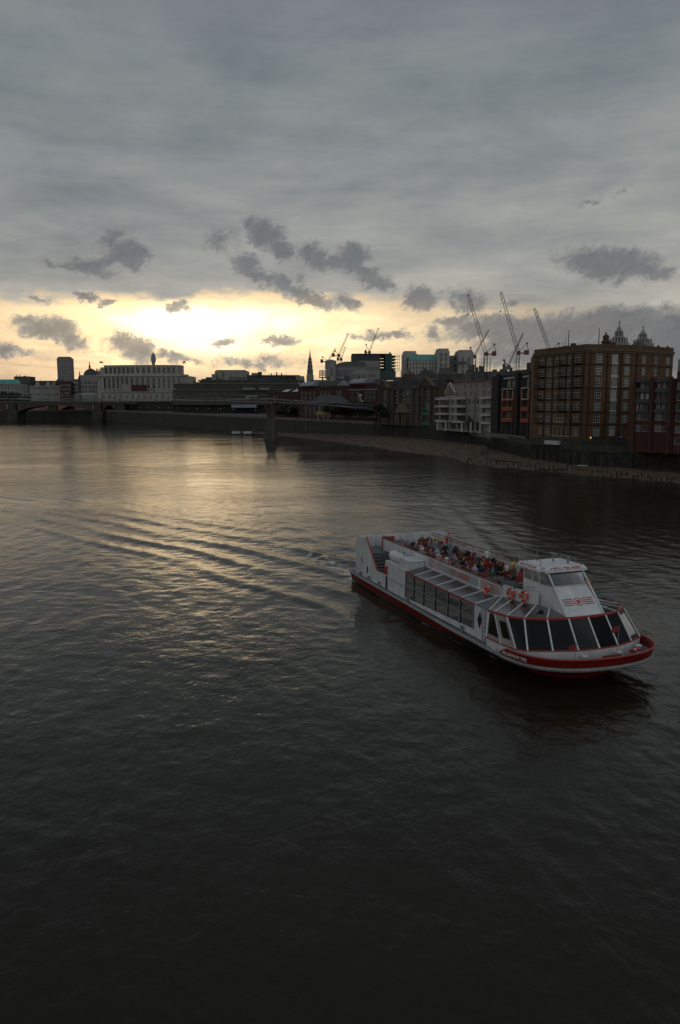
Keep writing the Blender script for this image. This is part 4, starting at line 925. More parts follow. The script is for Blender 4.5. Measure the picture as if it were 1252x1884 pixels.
MB().lathe([(5, zz(669)), (6.5, zz(666)), (8.2, zz(663)), (8.2, zz(657)), (6.6, zz(656.5)), (6.6, zz(653)), (5.0, zz(652.5)), (5.0, zz(651)), (3, zz(650.6))], 18).build('drum_storeys', mat('telecom_grey', (.24, .24, .235), .7, .12, .1), t)
MB().lathe([(2.2, zz(651)), (1.8, zz(648.5)), (.5, zz(648)), (.3, zz(645.5))], 10).build('mast', mat('telecom_grey', (.24, .24, .235), .7, .12, .1), t)
# church spire in tiers
p = aty(571, 697, 850); t = thing('church_steeple', 'white tiered church steeple with a needle spire', 'church', (p.x, 850, 10.5)); zz = lambda y: aty(571, y, 850).z - 10.5
MB().box(-3.8, 3.8, -3.8, 3.8, 0, zz(690)).build('tower', M_portd, t)
for ya, yb, w in ((690, 680, 2.9), (680, 671.5, 2.4), (671.5, 664.5, 1.9), (664.5, 658.5, 1.35)):
    m_ = MB(); h0, h1 = zz(ya), zz(yb); m_.lathe([(w * .62, h0), (w * .62, h1)], 8); m_.lathe([(w * 1.12, h1 - .6), (w * 1.12, h1)], 8); 
    for k in range(8): a = 2 * math.pi * k / 8; m_.bar((w * math.cos(a), w * math.sin(a), h0), (w * math.cos(a), w * math.sin(a), h1), .42, .42, 5)
    m_.build('octagonal_tier', M_portd, t)
MB().lathe([(1.1, zz(658.5)), (.25, zz(645)), (.05, zz(640.5))], 8).build('spire', M_portd, t)
# buildings left of the headquarters
far_block('mansard_building', 'dark slate roofed block beside the left end of the stone headquarters', 151, 183, 690, 960, M_portd, wins=cols(5, (704, 712, 720), 3.0, 3.4))[0]
dm = bpy.data.objects[[o.name for o in bpy.data.objects if o.name.startswith('mansard_building')][-1]]
p = aty(163, 690, 965); m_ = MB(); m_.lathe([(9, 0), (8.4, 3), (5.8, 6), (2.2, 8.0), (1.8, 8.3)], 12, (0, 10, 0)); m_.build('dome', M_slate, dm, p - dm.location)
MB().lathe([(1.9, 0), (1.9, 3.5), (1.2, 4.2), (1.2, 8), (1.5, 8.3), (.7, 9.5), (.35, 13.5), (.1, 14)], 8, (0, 10, 0)).build('cupola_spire', M_slate, dm, aty(161, 686, 965) - dm.location)
r_ = far_block('stepped_roof_block', 'grey block with stepped roofline behind the domed building', 170, 184, 682.5, 1000, M_portd, wins=cols(3, (688, 695, 702), 2.2, 3))[0]
p = aty(147.5, 700, 1010); MB().lathe([(2.4, -30), (2.4, 3), (1.0, 6), (.2, 12)], 8).build('small_spire', M_slate, tag(link('spired_church', None, None, (p.x, 1010, 12)), 'small church spire beside the tower block', 'church'), (0, 0, p.z - 12))
far_block('stone_terrace', 'grey stone terrace with tall chimneys right of the tower block', 131, 153, 702, 1040, M_portd, wins=cols(5, (708, 715, 722), 2.6, 3.2))
far_block('brick_terrace', 'red brick terrace below the lone tower block', 112, 132, 703, 1030, M_redb, wins=cols(5, (709, 716, 723), 2.4, 3.2))
vb, fv = far_block('gabled_terrace', 'pale stone and brick gabled terrace left of the lone tower block', 56, 112, 709, 1050, M_portd, wins=cols(11, (714, 770, 726), 2.2, 2.8))
for px, m_ in ((62, M_redb), (71, M_portland), (80, M_slate), (90, M_portland), (101, M_portd), (108, M_redb)):
    g = MB(); g.plate([(-3.4, 0, 0), (3.4, 0, 0), (2.0, 0, 3.2), (0, 0, 5.4), (-2.0, 0, 3.2)], (0, 8, 0)); rel(vb, fv, g, 'gable', m_, fv.u(px), .05, aty(px, 709.5, 1050).z)
rel(vb, fv, MB().prism([(0, 4), (fv.L, 4), (fv.L - 4, 18), (4, 18)], 0, 5.0), 'roof', M_slate, 0, 0, aty(80, 709, 1050).z)
gr, fg_ = far_block('copper_roofed_block', 'pale block with a green copper roof at the left edge of the picture', -60, 41, 706.5, 1150, M_portd, wins=cols(16, (709.5, 714), 2.4, 2.2))
rel(gr, fg_, MB().prism([(0, 0), (fg_.L, 0), (fg_.L - 8, 14), (0, 14)], 0, 4, 0, [0, 0, 7, 7]), 'copper_roof', M_copper, 0, .3, aty(0, 706.5, 1150).z + .01)
far_block('grey_block', 'plain grey block with roof plant behind the green copper roof', 29, 57, 692.5, 1250, M_dconc, wins=cols(7, (697, 702), 2.4, 2.2))
far_block('long_dark_terrace', 'long dark roofed terrace filling the skyline between copper roof and tower', 54, 150, 700.5, 1300, M_slate)
far_block('distant_block', 'distant dark block between stone headquarters and white office', 345, 382, 703, 980, M_dconc, wins=cols(9, (707, 711), 2.4, 2.2))
far_block('distant_block', 'low distant dark block behind the terraced concrete office', 372, 560, 697, 1100, M_slate)

# ------------------------------------------------------------------ stone offices with scaffolded tower behind
cd = lambda x, y: (580 + x / 6.955, 630 + y / 6.955)
GD = 640.0
def sb(root, x0, x1, y0, y1, d, dep, m, nm): a, b_ = cd(x0, y0), cd(x1, y1); return slab(root, a[0], b_[0], a[1], b_[1], d, dep, m, nm)
t = thing('stone_offices', 'grey stone offices with round corner tower and shallow curved roof', 'building', (pm(600, GD)[0], GD, 8.3))
sb(t, 255, 640, 305, 470, GD, 30, M_portd, 'wall'); sb(t, 140, 262, 290, 470, GD - 6, 16, M_portd, 'corner_tower')
a = cd(200, 245); p = aty(*a, GD - 2); MB().lathe([(4.6, -6), (4.6, 0), (4.9, .2), (4.2, 1.0), (1.5, 1.8)], 14).build('tower_drum', M_portd, t, p - t.location + Vector((0, 4, 0)))
m_ = MB(); x0, x1 = pm(cd(262, 0)[0], GD)[0], pm(cd(640, 0)[0], GD)[0]; zb_, zt_ = aty(640, cd(0, 305)[1], GD).z, aty(640, cd(0, 245)[1], GD).z
arc = [(x0 + (x1 - x0) * k / 10, GD - .2, zb_ + (zt_ - zb_) * math.sin(math.pi * min(.5 + 0 * k, .12 + k * .095))) for k in range(11)]
m_.plate([Vector(q) - t.location for q in [(x0, GD - .2, zb_)] + arc + [(x1, GD - .2, zb_)]], (0, 22, 0)); m_.build('curved_roof', mat('green_grey_roof', (.08, .10, .095), .6), t)
for x in range(285, 630, 24): sb(t, x - 6, x + 6, 312, 330, GD - .15, .3, M_wdark, 'window'); sb(t, x - 6, x + 6, 350, 430, GD - .15, .3, mat('tall_window', (.10, .10, .10), .4), 'window')
for x in (205, 225): sb(t, x - 7, x + 4, 320, 430, GD - 6.15, .3, M_wdark, 'window')
t = thing('curved_offices', 'pale curved stone offices with a bowed roof in front of the scaffolded tower', 'building', (pm(660, 600)[0], 600, 8.3))
sb(t, 560, 830, 235, 470, 660, 24, M_portd, 'upper_block'); sb(t, 440, 780, 400, 470, 600, 20, M_portd, 'lower_block')
m_ = MB(); a0, a1 = pm(cd(440, 0)[0], 600)[0], pm(cd(780, 0)[0], 600)[0]; zb_ = aty(680, cd(0, 400)[1], 600).z
m_.plate([(a0 - t.location.x + (a1 - a0) * k / 10, -.3, zb_ - 8.3 + 2.6 * math.sin(math.pi * k / 10) ** .6) for k in range(11)], (0, 20, 0)); m_.build('bowed_roof', M_lead, t)
for x in range(730, 820, 16): sb(t, x - 4, x + 4, 312, 350, 659.85, .3, M_wdark, 'window')
for x in range(460, 770, 22): sb(t, x - 6, x + 6, 415, 440, 599.85, .3, M_wdark, 'window')
t = thing('scaffolded_tower', 'dark green netted office tower under construction with open scaffold floors', 'building', (pm(650, 700)[0], 700, 8.3))
sb(t, 465, 825, 150, 300, 700, 30, M_slate, 'netted_block'); sb(t, 895, 980, 150, 470, 699, 26, M_greensteel, 'lift_core'); sb(t, 780, 1030, 358, 470, 690, 30, mat('teal_cladding', (.055, .085, .08), .5), 'lower_storeys')
for k, y in enumerate((168, 208, 248, 288, 328)): sb(t, 820, 1028, y, y + 13, 702, 26, M_greensteel, 'floor_slab'); sb(t, 1028, 1080, y + 8, y + 11, 702, 3, M_mast, 'scaffold_deck')
for x in (830, 860, 1000, 1022, 1050, 1076): sb(t, x - 1.6, x + 1.6, 160, 360, 703, .6, M_mast, 'scaffold_pole')
sb(t, 470, 980, 143, 152, 699.5, 28, M_iron, 'roof_edge'); sb(t, 945, 962, 125, 150, 700, 3, M_iron, 'hoist_top')
t = thing('scaffold_frame', 'small open concrete frame of floors beside the church steeple', 'scaffold', (pm(590, 660)[0], 660, 8.3))
for y in (358, 385, 410, 440): sb(t, 55, 140, y, y + 9, 660, 10, M_slate, 'floor_slab')
for x in (60, 95, 132): sb(t, x - 4, x + 4, 365, 460, 661, 2, M_slate, 'column')
far_block('low_roofs', 'low grey green roofs between red brick block and stone offices', 572, 702, 699, 560, mat('grey_green_cladding', (.10, .115, .105), .7))

# ------------------------------------------------------------------ pale twin towered telephone building with copper roof
FD = 480.0
fb = thing('stone_exchange', 'pale stone block with battered corner towers and a green copper roof', 'building', (pm(740, FD)[0], FD, 7.4))
def tower(x0, x1, yt, d, nm, dep=16):
    a, b_ = pm(c5(x0, 0)[0], d)[0], pm(c5(x1, 0)[0], d)[0]; zt = aty(800, c5(0, yt)[1], d).z; w = (b_ - a) / 2; xm = (a + b_) / 2
    m_ = MB(); h = zt - 7.4
    def ringq(k, s): return [(-w * s, -k), (w * s, -k), (w * s, dep), (-w * s, dep)]
    m_.prism([(-w, 0), (w, 0), (w, dep), (-w, dep)], 0, h * .72); ws = w * .93
    m_.prism([(-ws, .5), (ws, .5), (ws, dep - .5), (-ws, dep - .5)], h * .72, h * .965); wt_ = w * .8
    m_.prism([(-wt_, 1.2), (wt_, 1.2), (wt_, dep - 1.2), (-wt_, dep - 1.2)], h * .965, h)
    o = m_.build(nm, M_portland, fb, Vector((xm, d, 7.4)) - fb.location)
    for y, hh in ((285, 3.2), (240, 2.4), (205, 2.0), (325, 2.2)):
        zc = aty(800, c5(0, y)[1], d).z - 7.4
        if zc < h - 3:
            for q in (-.35, .35): MB().box(q * w - .6, q * w + .6, -.12 if zc < h * .7 else .35, .6, zc - hh / 2, zc + hh / 2).build('window', M_wdark, o)
    return o
tower(238, 342, 178, FD + 7, 'corner_tower'); tower(482, 575, 160, FD - 6, 'middle_tower'); tower(630, 748, 170, FD - 4, 'corner_tower', 20)
a, b_ = pm(c5(282, 0)[0], FD), pm(c5(486, 0)[0], FD); F = Fac(a, b_, 7.4); ze = aty(800, c5(0, 245)[1], FD).z
hs = [(F.L * (k + .5) / 9 - .42, F.L * (k + .5) / 9 + .42, aty(800, c5(0, y)[1], FD).z - .9, aty(800, c5(0, y)[1], FD).z + .9) for k in range(9) for y in (270, 300, 330, 358)]
w = MB().wall(F.L, 0, ze - 7.4, [(h[0], h[1], h[2] - 7.4, h[3] - 7.4) for h in hs], d=.5); w.build('wall', M_portland, fb, F.pt(0, 0, 0).to_3d() - Vector((fb.location.x, fb.location.y, 0)), F.ang); add_windows(fb, F, hs, None, [M_wdark], .4)
rel(fb, F, MB().box(0, F.L, .6, 16, 0, ze - 7.4 - .05), 'rear_block', M_portland, 0, 0, 7.4)
zr2 = aty(800, c5(0, 197)[1], FD).z; rel(fb, F, MB().prism([(-.5, -.3), (F.L + .5, -.3), (F.L - .5, 9), (2.0, 9)], 0, 1, 0, [0, 0, zr2 - ze, zr2 - ze]), 'copper_roof', M_copper, 0, 0, ze)
slab(fb, c5(573, 0)[0], c5(632, 0)[0], c5(0, 212)[1], c5(0, 380)[1], FD + 6, 12, M_portd, 'link_block')
for y in (225, 250, 280, 310, 340): slab(fb, c5(582, 0)[0], c5(622, 0)[0], c5(0, y)[1], c5(0, y + 12)[1], FD + 5.85, .3, M_wdark, 'window')
slab(fb, c5(580, 0)[0], c5(700, 0)[0], c5(0, 255)[1], c5(0, 262)[1], FD - 5.5, 2, mat('weathered_lead', (.1, .1, .1), .6), 'scaffold_walkway')
far_block('flat_roofs', 'low flat grey roofs behind the white apartments and gabled offices', 770, 925, 687, 400, M_dconc, 7.4)
far_block('flat_roofs', 'darker flat roofs with plant left of the maroon roof storey', 868, 985, 683.5, 330, M_slate, 7.4)
# ------------------------------------------------------------------ cathedral west towers
def cath(px, ytip, d, label):
    p = aty(px, 640, d); t = thing('cathedral_tower', label, 'tower', (p.x, d, 6)); k = (747 - ytip) / 157.0
    z = lambda y: aty(px, y, d).z - 6
    s_ = d / 500.0; y0 = 634; sc = 1.0
    ya = lambda f: ytip + (y0 - ytip) * f       # 0 tip .. 1 parapet line
    MB().box(-5.2 * s_, 5.2 * s_, -5.2 * s_, 5.2 * s_, 0, z(ya(.96))).build('clock_stage', M_portd, t)
    m_ = MB(); m_.lathe([(2.9 * s_, z(ya(.97))), (2.9 * s_, z(ya(.74))), (4.0 * s_, z(ya(.735))), (3.9 * s_, z(ya(.70))), (2.3 * s_, z(ya(.66)))], 16); m_.build('lower_drum', M_portd, t)
    for q in range(12): a = 2 * math.pi * q / 12; MB().bar((3.9 * s_ * math.cos(a), 3.9 * s_ * math.sin(a), z(ya(.97))), (3.7 * s_ * math.cos(a), 3.7 * s_ * math.sin(a), z(ya(.74))), .42 * s_, .38 * s_, 6).build('column', M_portland, t)
    for q in range(4): a = math.pi / 4 + q * math.pi / 2; MB().lathe([(.7 * s_, z(ya(.97))), (.6 * s_, z(ya(.82))), (.8 * s_, z(ya(.81))), (.2 * s_, z(ya(.70)))], 8, (5.4 * s_ * math.cos(a), 5.4 * s_ * math.sin(a), 0)).build('urn_pinnacle', M_portd, t)
    MB().lathe([(1.7 * s_, z(ya(.70))), (1.6 * s_, z(ya(.48))), (2.5 * s_, z(ya(.475))), (2.4 * s_, z(ya(.44))), (1.5 * s_, z(ya(.40)))], 14).build('upper_drum', M_portd, t)
    for q in range(8): a = 2 * math.pi * (q + .5) / 8; MB().bar((2.6 * s_ * math.cos(a), 2.6 * s_ * math.sin(a), z(ya(.70))), (2.2 * s_ * math.cos(a), 2.2 * s_ * math.sin(a), z(ya(.475))), .34 * s_, .3 * s_, 6).build('column', M_portland, t)
    MB().lathe([(1.5 * s_, z(ya(.42))), (1.45 * s_, z(ya(.33))), (1.0 * s_, z(ya(.27))), (.45 * s_, z(ya(.21))), (.35 * s_, z(ya(.18)))], 12).build('bell_dome', M_lead, t)
    MB().lathe([(.28 * s_, z(ya(.19))), (.22 * s_, z(ya(.10))), (.55 * s_, z(ya(.075))), (.5 * s_, z(ya(.04))), (.1, z(ya(0)))], 8).build('pineapple_finial', M_portd, t)
cath(1138, 590, 500, 'larger left hand cathedral tower with baroque tiers rising behind the warehouse roof')
cath(1182, 599.5, 545, 'smaller right hand cathedral tower peeping over the warehouse roof')

# dark brick viaduct carrying the railway past the arcade
vd = thing('railway_viaduct', 'dark brick viaduct below the white arcade at the end of the railway bridge', 'viaduct', (pm(190, 826)[0], 826, 10.5))
slab(vd, 186, 336, 738.5, 760, 826, 12, mat('sooty_brick', (.035, .03, .026), .9), 'wall'); slab(vd, 186, 336, 737, 739.5, 825.5, 13, M_bridge, 'parapet')
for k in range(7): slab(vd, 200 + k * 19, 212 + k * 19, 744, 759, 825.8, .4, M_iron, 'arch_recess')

ubt = Fac(pm(366, 712), pm(552, 712), 10); clutter(bt, ubt, aty(366, 699, 710).z, 14, 20, 5)
clutter(bt, Fac(pm(322, 700), pm(366, 700), 10), aty(322, 706, 698).z, 4, 12, 8)

clutter(rb, FR, zr_, 9, 20, 3); clutter(gb, FG, gt + 3.0, 8, 10, 4); clutter(wb, FW, zt2 + .5, 7, 8, 6)
for F_, z_ in ((F1, BWZ1 - 1), (F2, BWZ1 - 1)): clutter(bw, F_, z_, 3, 10, 9)
# ------------------------------------------------------------------ tower cranes
def lattice(mb, p, q, w, r, seg, wend=None):
    p, q = Vector(p), Vector(q); d = (q - p); L = d.length; d.normalize()
    side = Vector((0, 1, 0)); up = d.cross(side).normalized(); wend = wend or w
    n = max(3, int(L / seg)); prev = None
    for k in range(n + 1):
        t = k / n; c = p + d * L * t; ww = (w + (wend - w) * t) / 2
        if t > .93: ww *= .6
        cur = [c + side * ww - up * ww, c - side * ww - up * ww, c - side * ww + up * ww, c + side * ww + up * ww]
        if prev:
            for a in range(4): mb.bar(prev[a], cur[a], r, r, 4)
            for a in range(4): mb.bar(prev[a], cur[(a + 1) % 4], r * .6, r * .6, 3, cap=False)
        prev = cur
def crane(label, d, root, tip, mast_bot, deck, apex, weight_px, jw=1.6, hook=None, mast=True, r=.095, red=True):
    """luffing crane. root/tip = jib pixels, mast_bot = mast foot pixel, deck = (x0,x1) pixels at root height, apex = A-frame top"""
    P = lambda a, dd=0.0: aty(a[0], a[1], d + dd)
    zb = min(P(mast_bot).z, P(root).z - 1.0); o = Vector((P(root).x, d, zb)); t = thing('tower_crane', label, 'crane', o, 0, 'luffing tower cranes on the skyline')
    j = MB(); lattice(j, P(root) - o, P(tip) - o, jw, r, jw * 1.5, jw * .8); j.build('jib', M_crane, t)
    if mast:
        m_ = MB(); mp = P(root); lattice(m_, Vector((0, 0, 0)), Vector((0, 0, mp.z - zb - .6)), 1.9, .14, 2.2); m_.build('mast', M_crane, t)
    x0, x1 = P((deck[0], root[1])).x - o.x, P((deck[1], root[1])).x - o.x; zr = P(root).z - o.z
    MB().box(x0, x1, -1.2, 1.2, zr - .9, zr - .3).build('machinery_deck', M_crane, t)
    wx0, wx1 = P((weight_px[0], root[1])).x - o.x, P((weight_px[1], root[1])).x - o.x
    MB().box(min(wx0, wx1), max(wx0, wx1), -1.3, 1.3, zr - 1.6, zr + 1.3).build('counterweight', M_cred if red else M_slate, t)
    c = MB(); c.box(-1.1, 1.1, -2.4, -1.1, zr - 1.8, zr + .6); c.build('cab', M_cred if red else M_crane, t)
    ap = P(apex) - o; f_ = MB()
    for s_ in (-.7, .7): f_.bar((0, s_, zr), ap + Vector((0, s_ * .3, 0)), .2, .15, 4); f_.bar((wx1, s_, zr), ap + Vector((0, s_ * .3, 0)), .13, .1, 4)
    f_.box(ap.x - .6, ap.x + .6, -.5, .5, ap.z - .5, ap.z + .6); f_.build('a_frame', M_crane, t)
    tp = P(tip) - o; rp = P(root) - o; mid = rp.lerp(tp, .55)
    l_ = MB(); l_.bar(ap, mid, .05, .05, 4); l_.build('luffing_rope', M_iron, t)
    if hook:
        h = P(hook) - o; h.x = tp.x; k_ = MB(); k_.bar(tp, h, .045, .045, 4); k_.box(h.x - .35, h.x + .35, -.35, .35, h.z - .9, h.z); k_.build('hook_block', M_cred, t)
    return t
crane('tall pale crane with long jib leaning left, red counterweight, left of the warehouse', 520, (894.5, 650), (861.5, 541), (893, 690), (890, 912), (910, 634), (906, 913), 1.9, (861, 577))
crane('tallest pale crane, jib leaning left, red counterweight, nearest left of warehouse', 520, (953.5, 648), (922, 537), (954, 692), (951, 972), (970, 632), (965, 973), 1.9, (921, 572))
crane('crane jib leaning left above the warehouse roof, its base hidden', 520, (1012, 644), (983, 567), (1012, 700), (1008, 1030), (1028, 632), (1022, 1031), 1.7)
crane('darker crane with short jib leaning right across the pale left crane', 540, (873, 655), (899.5, 607), (873, 700), (862, 875), (866, 640), (861, 866), 1.0, None, True, .13, False)
crane('small grey crane with thin jib leaning right beside the maroon roof storey', 430, (935, 674), (963, 613), (933, 692), (927, 937), (928, 663), (926, 930), .8, None, True, .10, False)
crane('crane with tall thin jib leaning right beside the stone offices', 660, (624, 653), (641, 614), (621, 675), (612, 627), (617, 646), (611, 616), 1.3, None, True, .16, False)
crane('crane with short thick jib crossing above the stone corner tower', 670, (604, 664), (618, 641), (603, 690), (591, 606), (594, 657), (590, 595), 1.2, None, True, .16, False)
crane('crane with short jib leaning right, lowest of the pair above the curved roof', 680, (628, 660), (636, 638), (626, 680), (621, 631), (622, 652), (620, 624), 1.2, None, True, .16, False)
crane('lone crane with jib leaning right on top of the scaffolded tower', 700, (680, 647), (697, 603), (680, 655), (671.5, 683), (674, 634), (671, 675), 1.4, None, True, .17, False)

# ------------------------------------------------------------------ footbridge with Y shaped pier
t = thing('footbridge', 'slim steel suspension footbridge crossing on a Y shaped concrete pier', 'bridge', (-32.0, 362.0, 0))
o = t.location
def deck_pt(s):   # s metres along the bridge from the north end (right) to the left
    A, P_, L_ = Vector((21.0, 384.0)), Vector((-32.0, 362.0)), Vector((-190.0, 300.0 + 52))
    if s < 57.4: q = A.lerp(P_, s / 57.4); z = 14.6 + 3.4 * (s / 57.4) ** .8
    else: k = (s - 57.4) / 158; q = P_.lerp(L_, k); z = 18.0 + 1.4 * math.sin(math.pi * min(k, .5)) 
    return Vector((q.x, q.y, z))
ss_ = [k * 4.0 for k in range(54)]
dk = MB(); pts = [deck_pt(s) for s in ss_]
for a, b_ in zip(pts[:-1], pts[1:]):
    e = (b_ - a); n = Vector((-e.y, e.x, 0)).normalized() * 2.0
    q = [a - n, b_ - n, b_ + n, a + n]; q = [v - o for v in q]; dk.plate(q, (0, 0, -.4))
dk.build('deck', M_mast, t)
for sg in (-1, 1):
    h = MB(); prev = None
    for s in ss_:
        c = deck_pt(s); e = deck_pt(s + 1) - c; n = Vector((-e.y, e.x, 0)).normalized() * 2.0 * sg; p = c + n - o
        h.bar(p, p + Vector((0, 0, 1.1)), .04, .04, 4)
        if prev: h.bar(prev + Vector((0, 0, 1.15)), p + Vector((0, 0, 1.15)), .07, .07, 4)
        prev = p
    h.build('handrail', mat('pale_rail', (.24, .24, .24), .5), t)
    for j in range(4):   # suspension cables dip beside and below the deck
        c_ = MB(); prev = None
        for s in ss_:
            c = deck_pt(s); e = deck_pt(s + 1) - c; nn = Vector((-e.y, e.x, 0)).normalized() * sg
            if s < 57.4: k = s / 57.4; dz = 1.6 * k ** 2 - 1.2 * (1 - k); off = 2.6 + 2.6 * k ** 2
            else: k = min((s - 57.4) / 144.0, 1.0); q = (2 * k - 1) ** 2; dz = -1.3 + 2.9 * q; off = 2.5 + 2.8 * q
            p = c + nn * (off + .32 * j) + Vector((0, 0, dz)) - o
            if prev: c_.bar(prev, p, .075, .075, 5)
            prev = p
        c_.build('cable', mat('cable_steel', (.24, .24, .24), .45, metal=.3), t)
for s in range(6, 210, 8):
    c = deck_pt(s); e = deck_pt(s + 1) - c; nn = Vector((-e.y, e.x, 0)).normalized()
    if s < 57.4: k = s / 57.4; dz = 1.6 * k ** 2 - 1.2 * (1 - k); off = 3.0 + 2.6 * k ** 2
    else: k = min((s - 57.4) / 144.0, 1.0); q = (2 * k - 1) ** 2; dz = -1.3 + 2.9 * q; off = 3.0 + 2.8 * q
    m_ = MB(); z_ = Vector((0, 0, dz)); m_.bar(c + nn * off + z_ - o, c + nn * 2 - Vector((0, 0, .5)) - o, .1, .12, 4); m_.bar(c - nn * off + z_ - o, c - nn * 2 - Vector((0, 0, .5)) - o, .1, .12, 4); m_.bar(c + nn * 2 - Vector((0, 0, .5)) - o, c - nn * 2 - Vector((0, 0, .5)) - o, .12, .12, 4)
    m_.build('cross_arm', M_mast, t)
pier = MB(); n = 16
def ell(a, b_, z): return [(a * math.cos(2 * math.pi * k / n), b_ * math.sin(2 * math.pi * k / n), z) for k in range(n)]
lv = [ell(3.0, 5.0, -2), ell(2.9, 4.9, 1.5), ell(2.5, 4.2, 7.5), ell(2.0, 3.2, 10.8)]
for r0, r1 in zip(lv[:-1], lv[1:]):
    for k in range(n): pier.face([r0[k], r0[(k + 1) % n], r1[(k + 1) % n], r1[k]])
pier.face(lv[-1])
M_pier = mat('pier_concrete', (.075, .07, .062), .85, .2, .3, streak=.35)
pier.build('pier', M_pier, t, (0, 0, 0), R(20))
for s_ in (-1, 1):
    a_ = MB(); a_.bar((0, 0, 9.4), (s_ * 2.6, s_ * 3.6, 17.4), 1.1, .55, 8); a_.build('pier_arm', M_pier, t)
MB().lathe([(3.35, -2), (3.35, .9), (3.05, 1.6)], 16).build('pier_skirt', mat('weeded_concrete', (.06, .065, .05), .9), t)

# ------------------------------------------------------------------ railway bridge and road bridge behind
def arch_bridge(name, label, Y, xa, xb, piers, ztop, zbot, zspring, wid, m, pm_, parapet_m, pw):
    t = thing(name, label, 'bridge', ((xa + xb) / 2, Y, 0)); o = t.location
    MB().box(xa - o.x, xb - o.x, 0, wid, zbot, ztop - 1.4).build('deck', m, t)
    MB().box(xa - o.x, xb - o.x, -.5, -.02, ztop - 1.4, ztop).build('parapet', parapet_m, t)
    for x in piers:
        p = MB(); p.box(-pw / 2, pw / 2, -1.5, wid + 1.5, -3, zspring + 1.0); p.box(-pw * .36, pw * .36, -1.0, wid + 1, zspring + 1.0, ztop - 1.5)
        p.lathe([(pw / 2, -3), (pw / 2, 3.5), (pw * .3, 5)], 12, (0, -1.5, 0)); p.build('pier', pm_, t, (x - o.x, 0, 0))
    for a, c in zip(piers[:-1], piers[1:]):
        x0, x1 = a + pw / 2, c - pw / 2; k = 20; prof = [(x0 + (x1 - x0) * i / k, zspring + (zbot - .8 - zspring) * math.sin(math.pi * i / k) ** .75) for i in range(k + 1)]
        s_ = MB()
        for (u0, v0), (u1, v1) in zip(prof[:-1], prof[1:]):
            s_.face([(u0, -.2, v0), (u1, -.2, v1), (u1, -.2, zbot), (u0, -.2, zbot)]); s_.face([(u0, -.2, v0), (u0, wid, v0), (u1, wid, v1), (u1, -.2, v1)])
        for v_ in range(len(s_.v)): q = s_.v[v_]; s_.v[v_] = (q[0] - o.x, q[1], q[2])
        s_.build('arch', m, t)
        for j in range(1, 9):
            i = j * 2 if j else 1; u0, v0 = prof[min(2 * j, k)]
            if zbot - v0 > .6: MB().box(u0 - .3 - o.x, u0 + .3 - o.x, -.5, -.21, v0, zbot - .1).build('spandrel_rib', m, t)
    return t
arch_bridge('railway_bridge', 'dark iron arched railway bridge with stone piers across the far river', 815, -520, -212, [-517, -430, -341, -252, -228], aty(100, 738, 815).z, aty(100, 744, 815).z, aty(100, 758, 815).z, 20, M_bridge, M_stone, mat('railway_parapet', (.085, .08, .07), .8), 11)
arch_bridge('road_bridge', 'red iron arched road bridge seen through the railway bridge', 905, -600, -232, [-590, -520, -440, -332, -262], aty(100, 737.5, 905).z, aty(100, 742, 905).z, aty(100, 757, 905).z, 28, M_redarch, M_stone, mat('road_parapet', (.10, .08, .075), .8), 13)
p = aty(160, 726, 835); t = thing('station_canopy', 'pale platform canopy at the near end of the railway bridge', 'canopy', (p.x, 835, p.z - 4)); MB().plate([(-8, -4, 4.0), (10, -4, 4.0), (10, 4, 4.8), (-8, 4, 4.8)], (0, 0, .35)).build('roof', M_lead, t)
for x in (-6, 0, 8): MB().bar((x, 0, -6), (x, 0, 4.4), .25, .25, 6).build('post', M_iron, t)
# moored work barge
p = atz(446, 800, 0); t = thing('work_barge', 'low black work barge with two pale cabins moored by the footbridge pier', 'barge', (p.x, p.y, 0), R(-6))
MB().prism([(-7, -1.6), (6.4, -1.8), (7.4, 0), (6.4, 1.8), (-7, 1.6)], -.5, .7).build('hull', M_iron, t); MB().box(-5.6, -1.0, -1.1, 1.1, .7, 2.0).build('cabin', M_frame, t); MB().box(.8, 5.4, -1.1, 1.1, .7, 1.9).build('cabin', M_frame, t); MB().box(-5.8, -.8, -1.3, 1.3, 2.0, 2.15).build('cabin_roof', M_mast, t)

# ------------------------------------------------------------------ trees
M_bark = mat('bark', (.05, .042, .033), .9, .3, 1.0)
M_leaf = [mat('dark_leaves', (.022, .030, .013), .7, .4, .6), mat('olive_leaves', (.032, .036, .015), .7, .4, .6)]
def tree(name, label, base, h, rx, seed, m, group=None, n=1500, ls=.55):
    r_ = random.Random(seed); t = thing(name, label, 'tree', base, 0, group); tr = MB()
    tr.bar((0, 0, -.3), (r_.uniform(-.3, .3), 0, h * .42), h * .035, h * .022, 8)
    lobes = []
    for k in range(9):
        a = 2 * math.pi * k / 9 + r_.uniform(-.4, .4); rr = rx * r_.uniform(.3, .72); c = Vector((rr * math.cos(a), rr * math.sin(a), h * r_.uniform(.42, .82))); lobes.append((c, rx * r_.uniform(.34, .52)))
        tr.bar((0, 0, h * r_.uniform(.28, .42)), c, h * .014, h * .005, 5)
    lobes.append((Vector((0, 0, h * .85)), rx * .5)); tr.build('trunk', M_bark, t)
    cr = MB()
    for k in range(n):
        c, q = r_.choice(lobes); v = Vector((r_.gauss(0, 1), r_.gauss(0, 1), r_.gauss(0, 1))).normalized() * q * (r_.random() ** .35)
        v.z *= .8; p = c + v; a = Vector((r_.gauss(0, 1), r_.gauss(0, 1), r_.gauss(0, 1))).normalized() * ls * r_.uniform(.6, 1.3); b_ = a.orthogonal().normalized() * ls * .55
        cr.face([p - a, p + b_, p + a, p - b_])
    cr.build('crown', m, t); return t
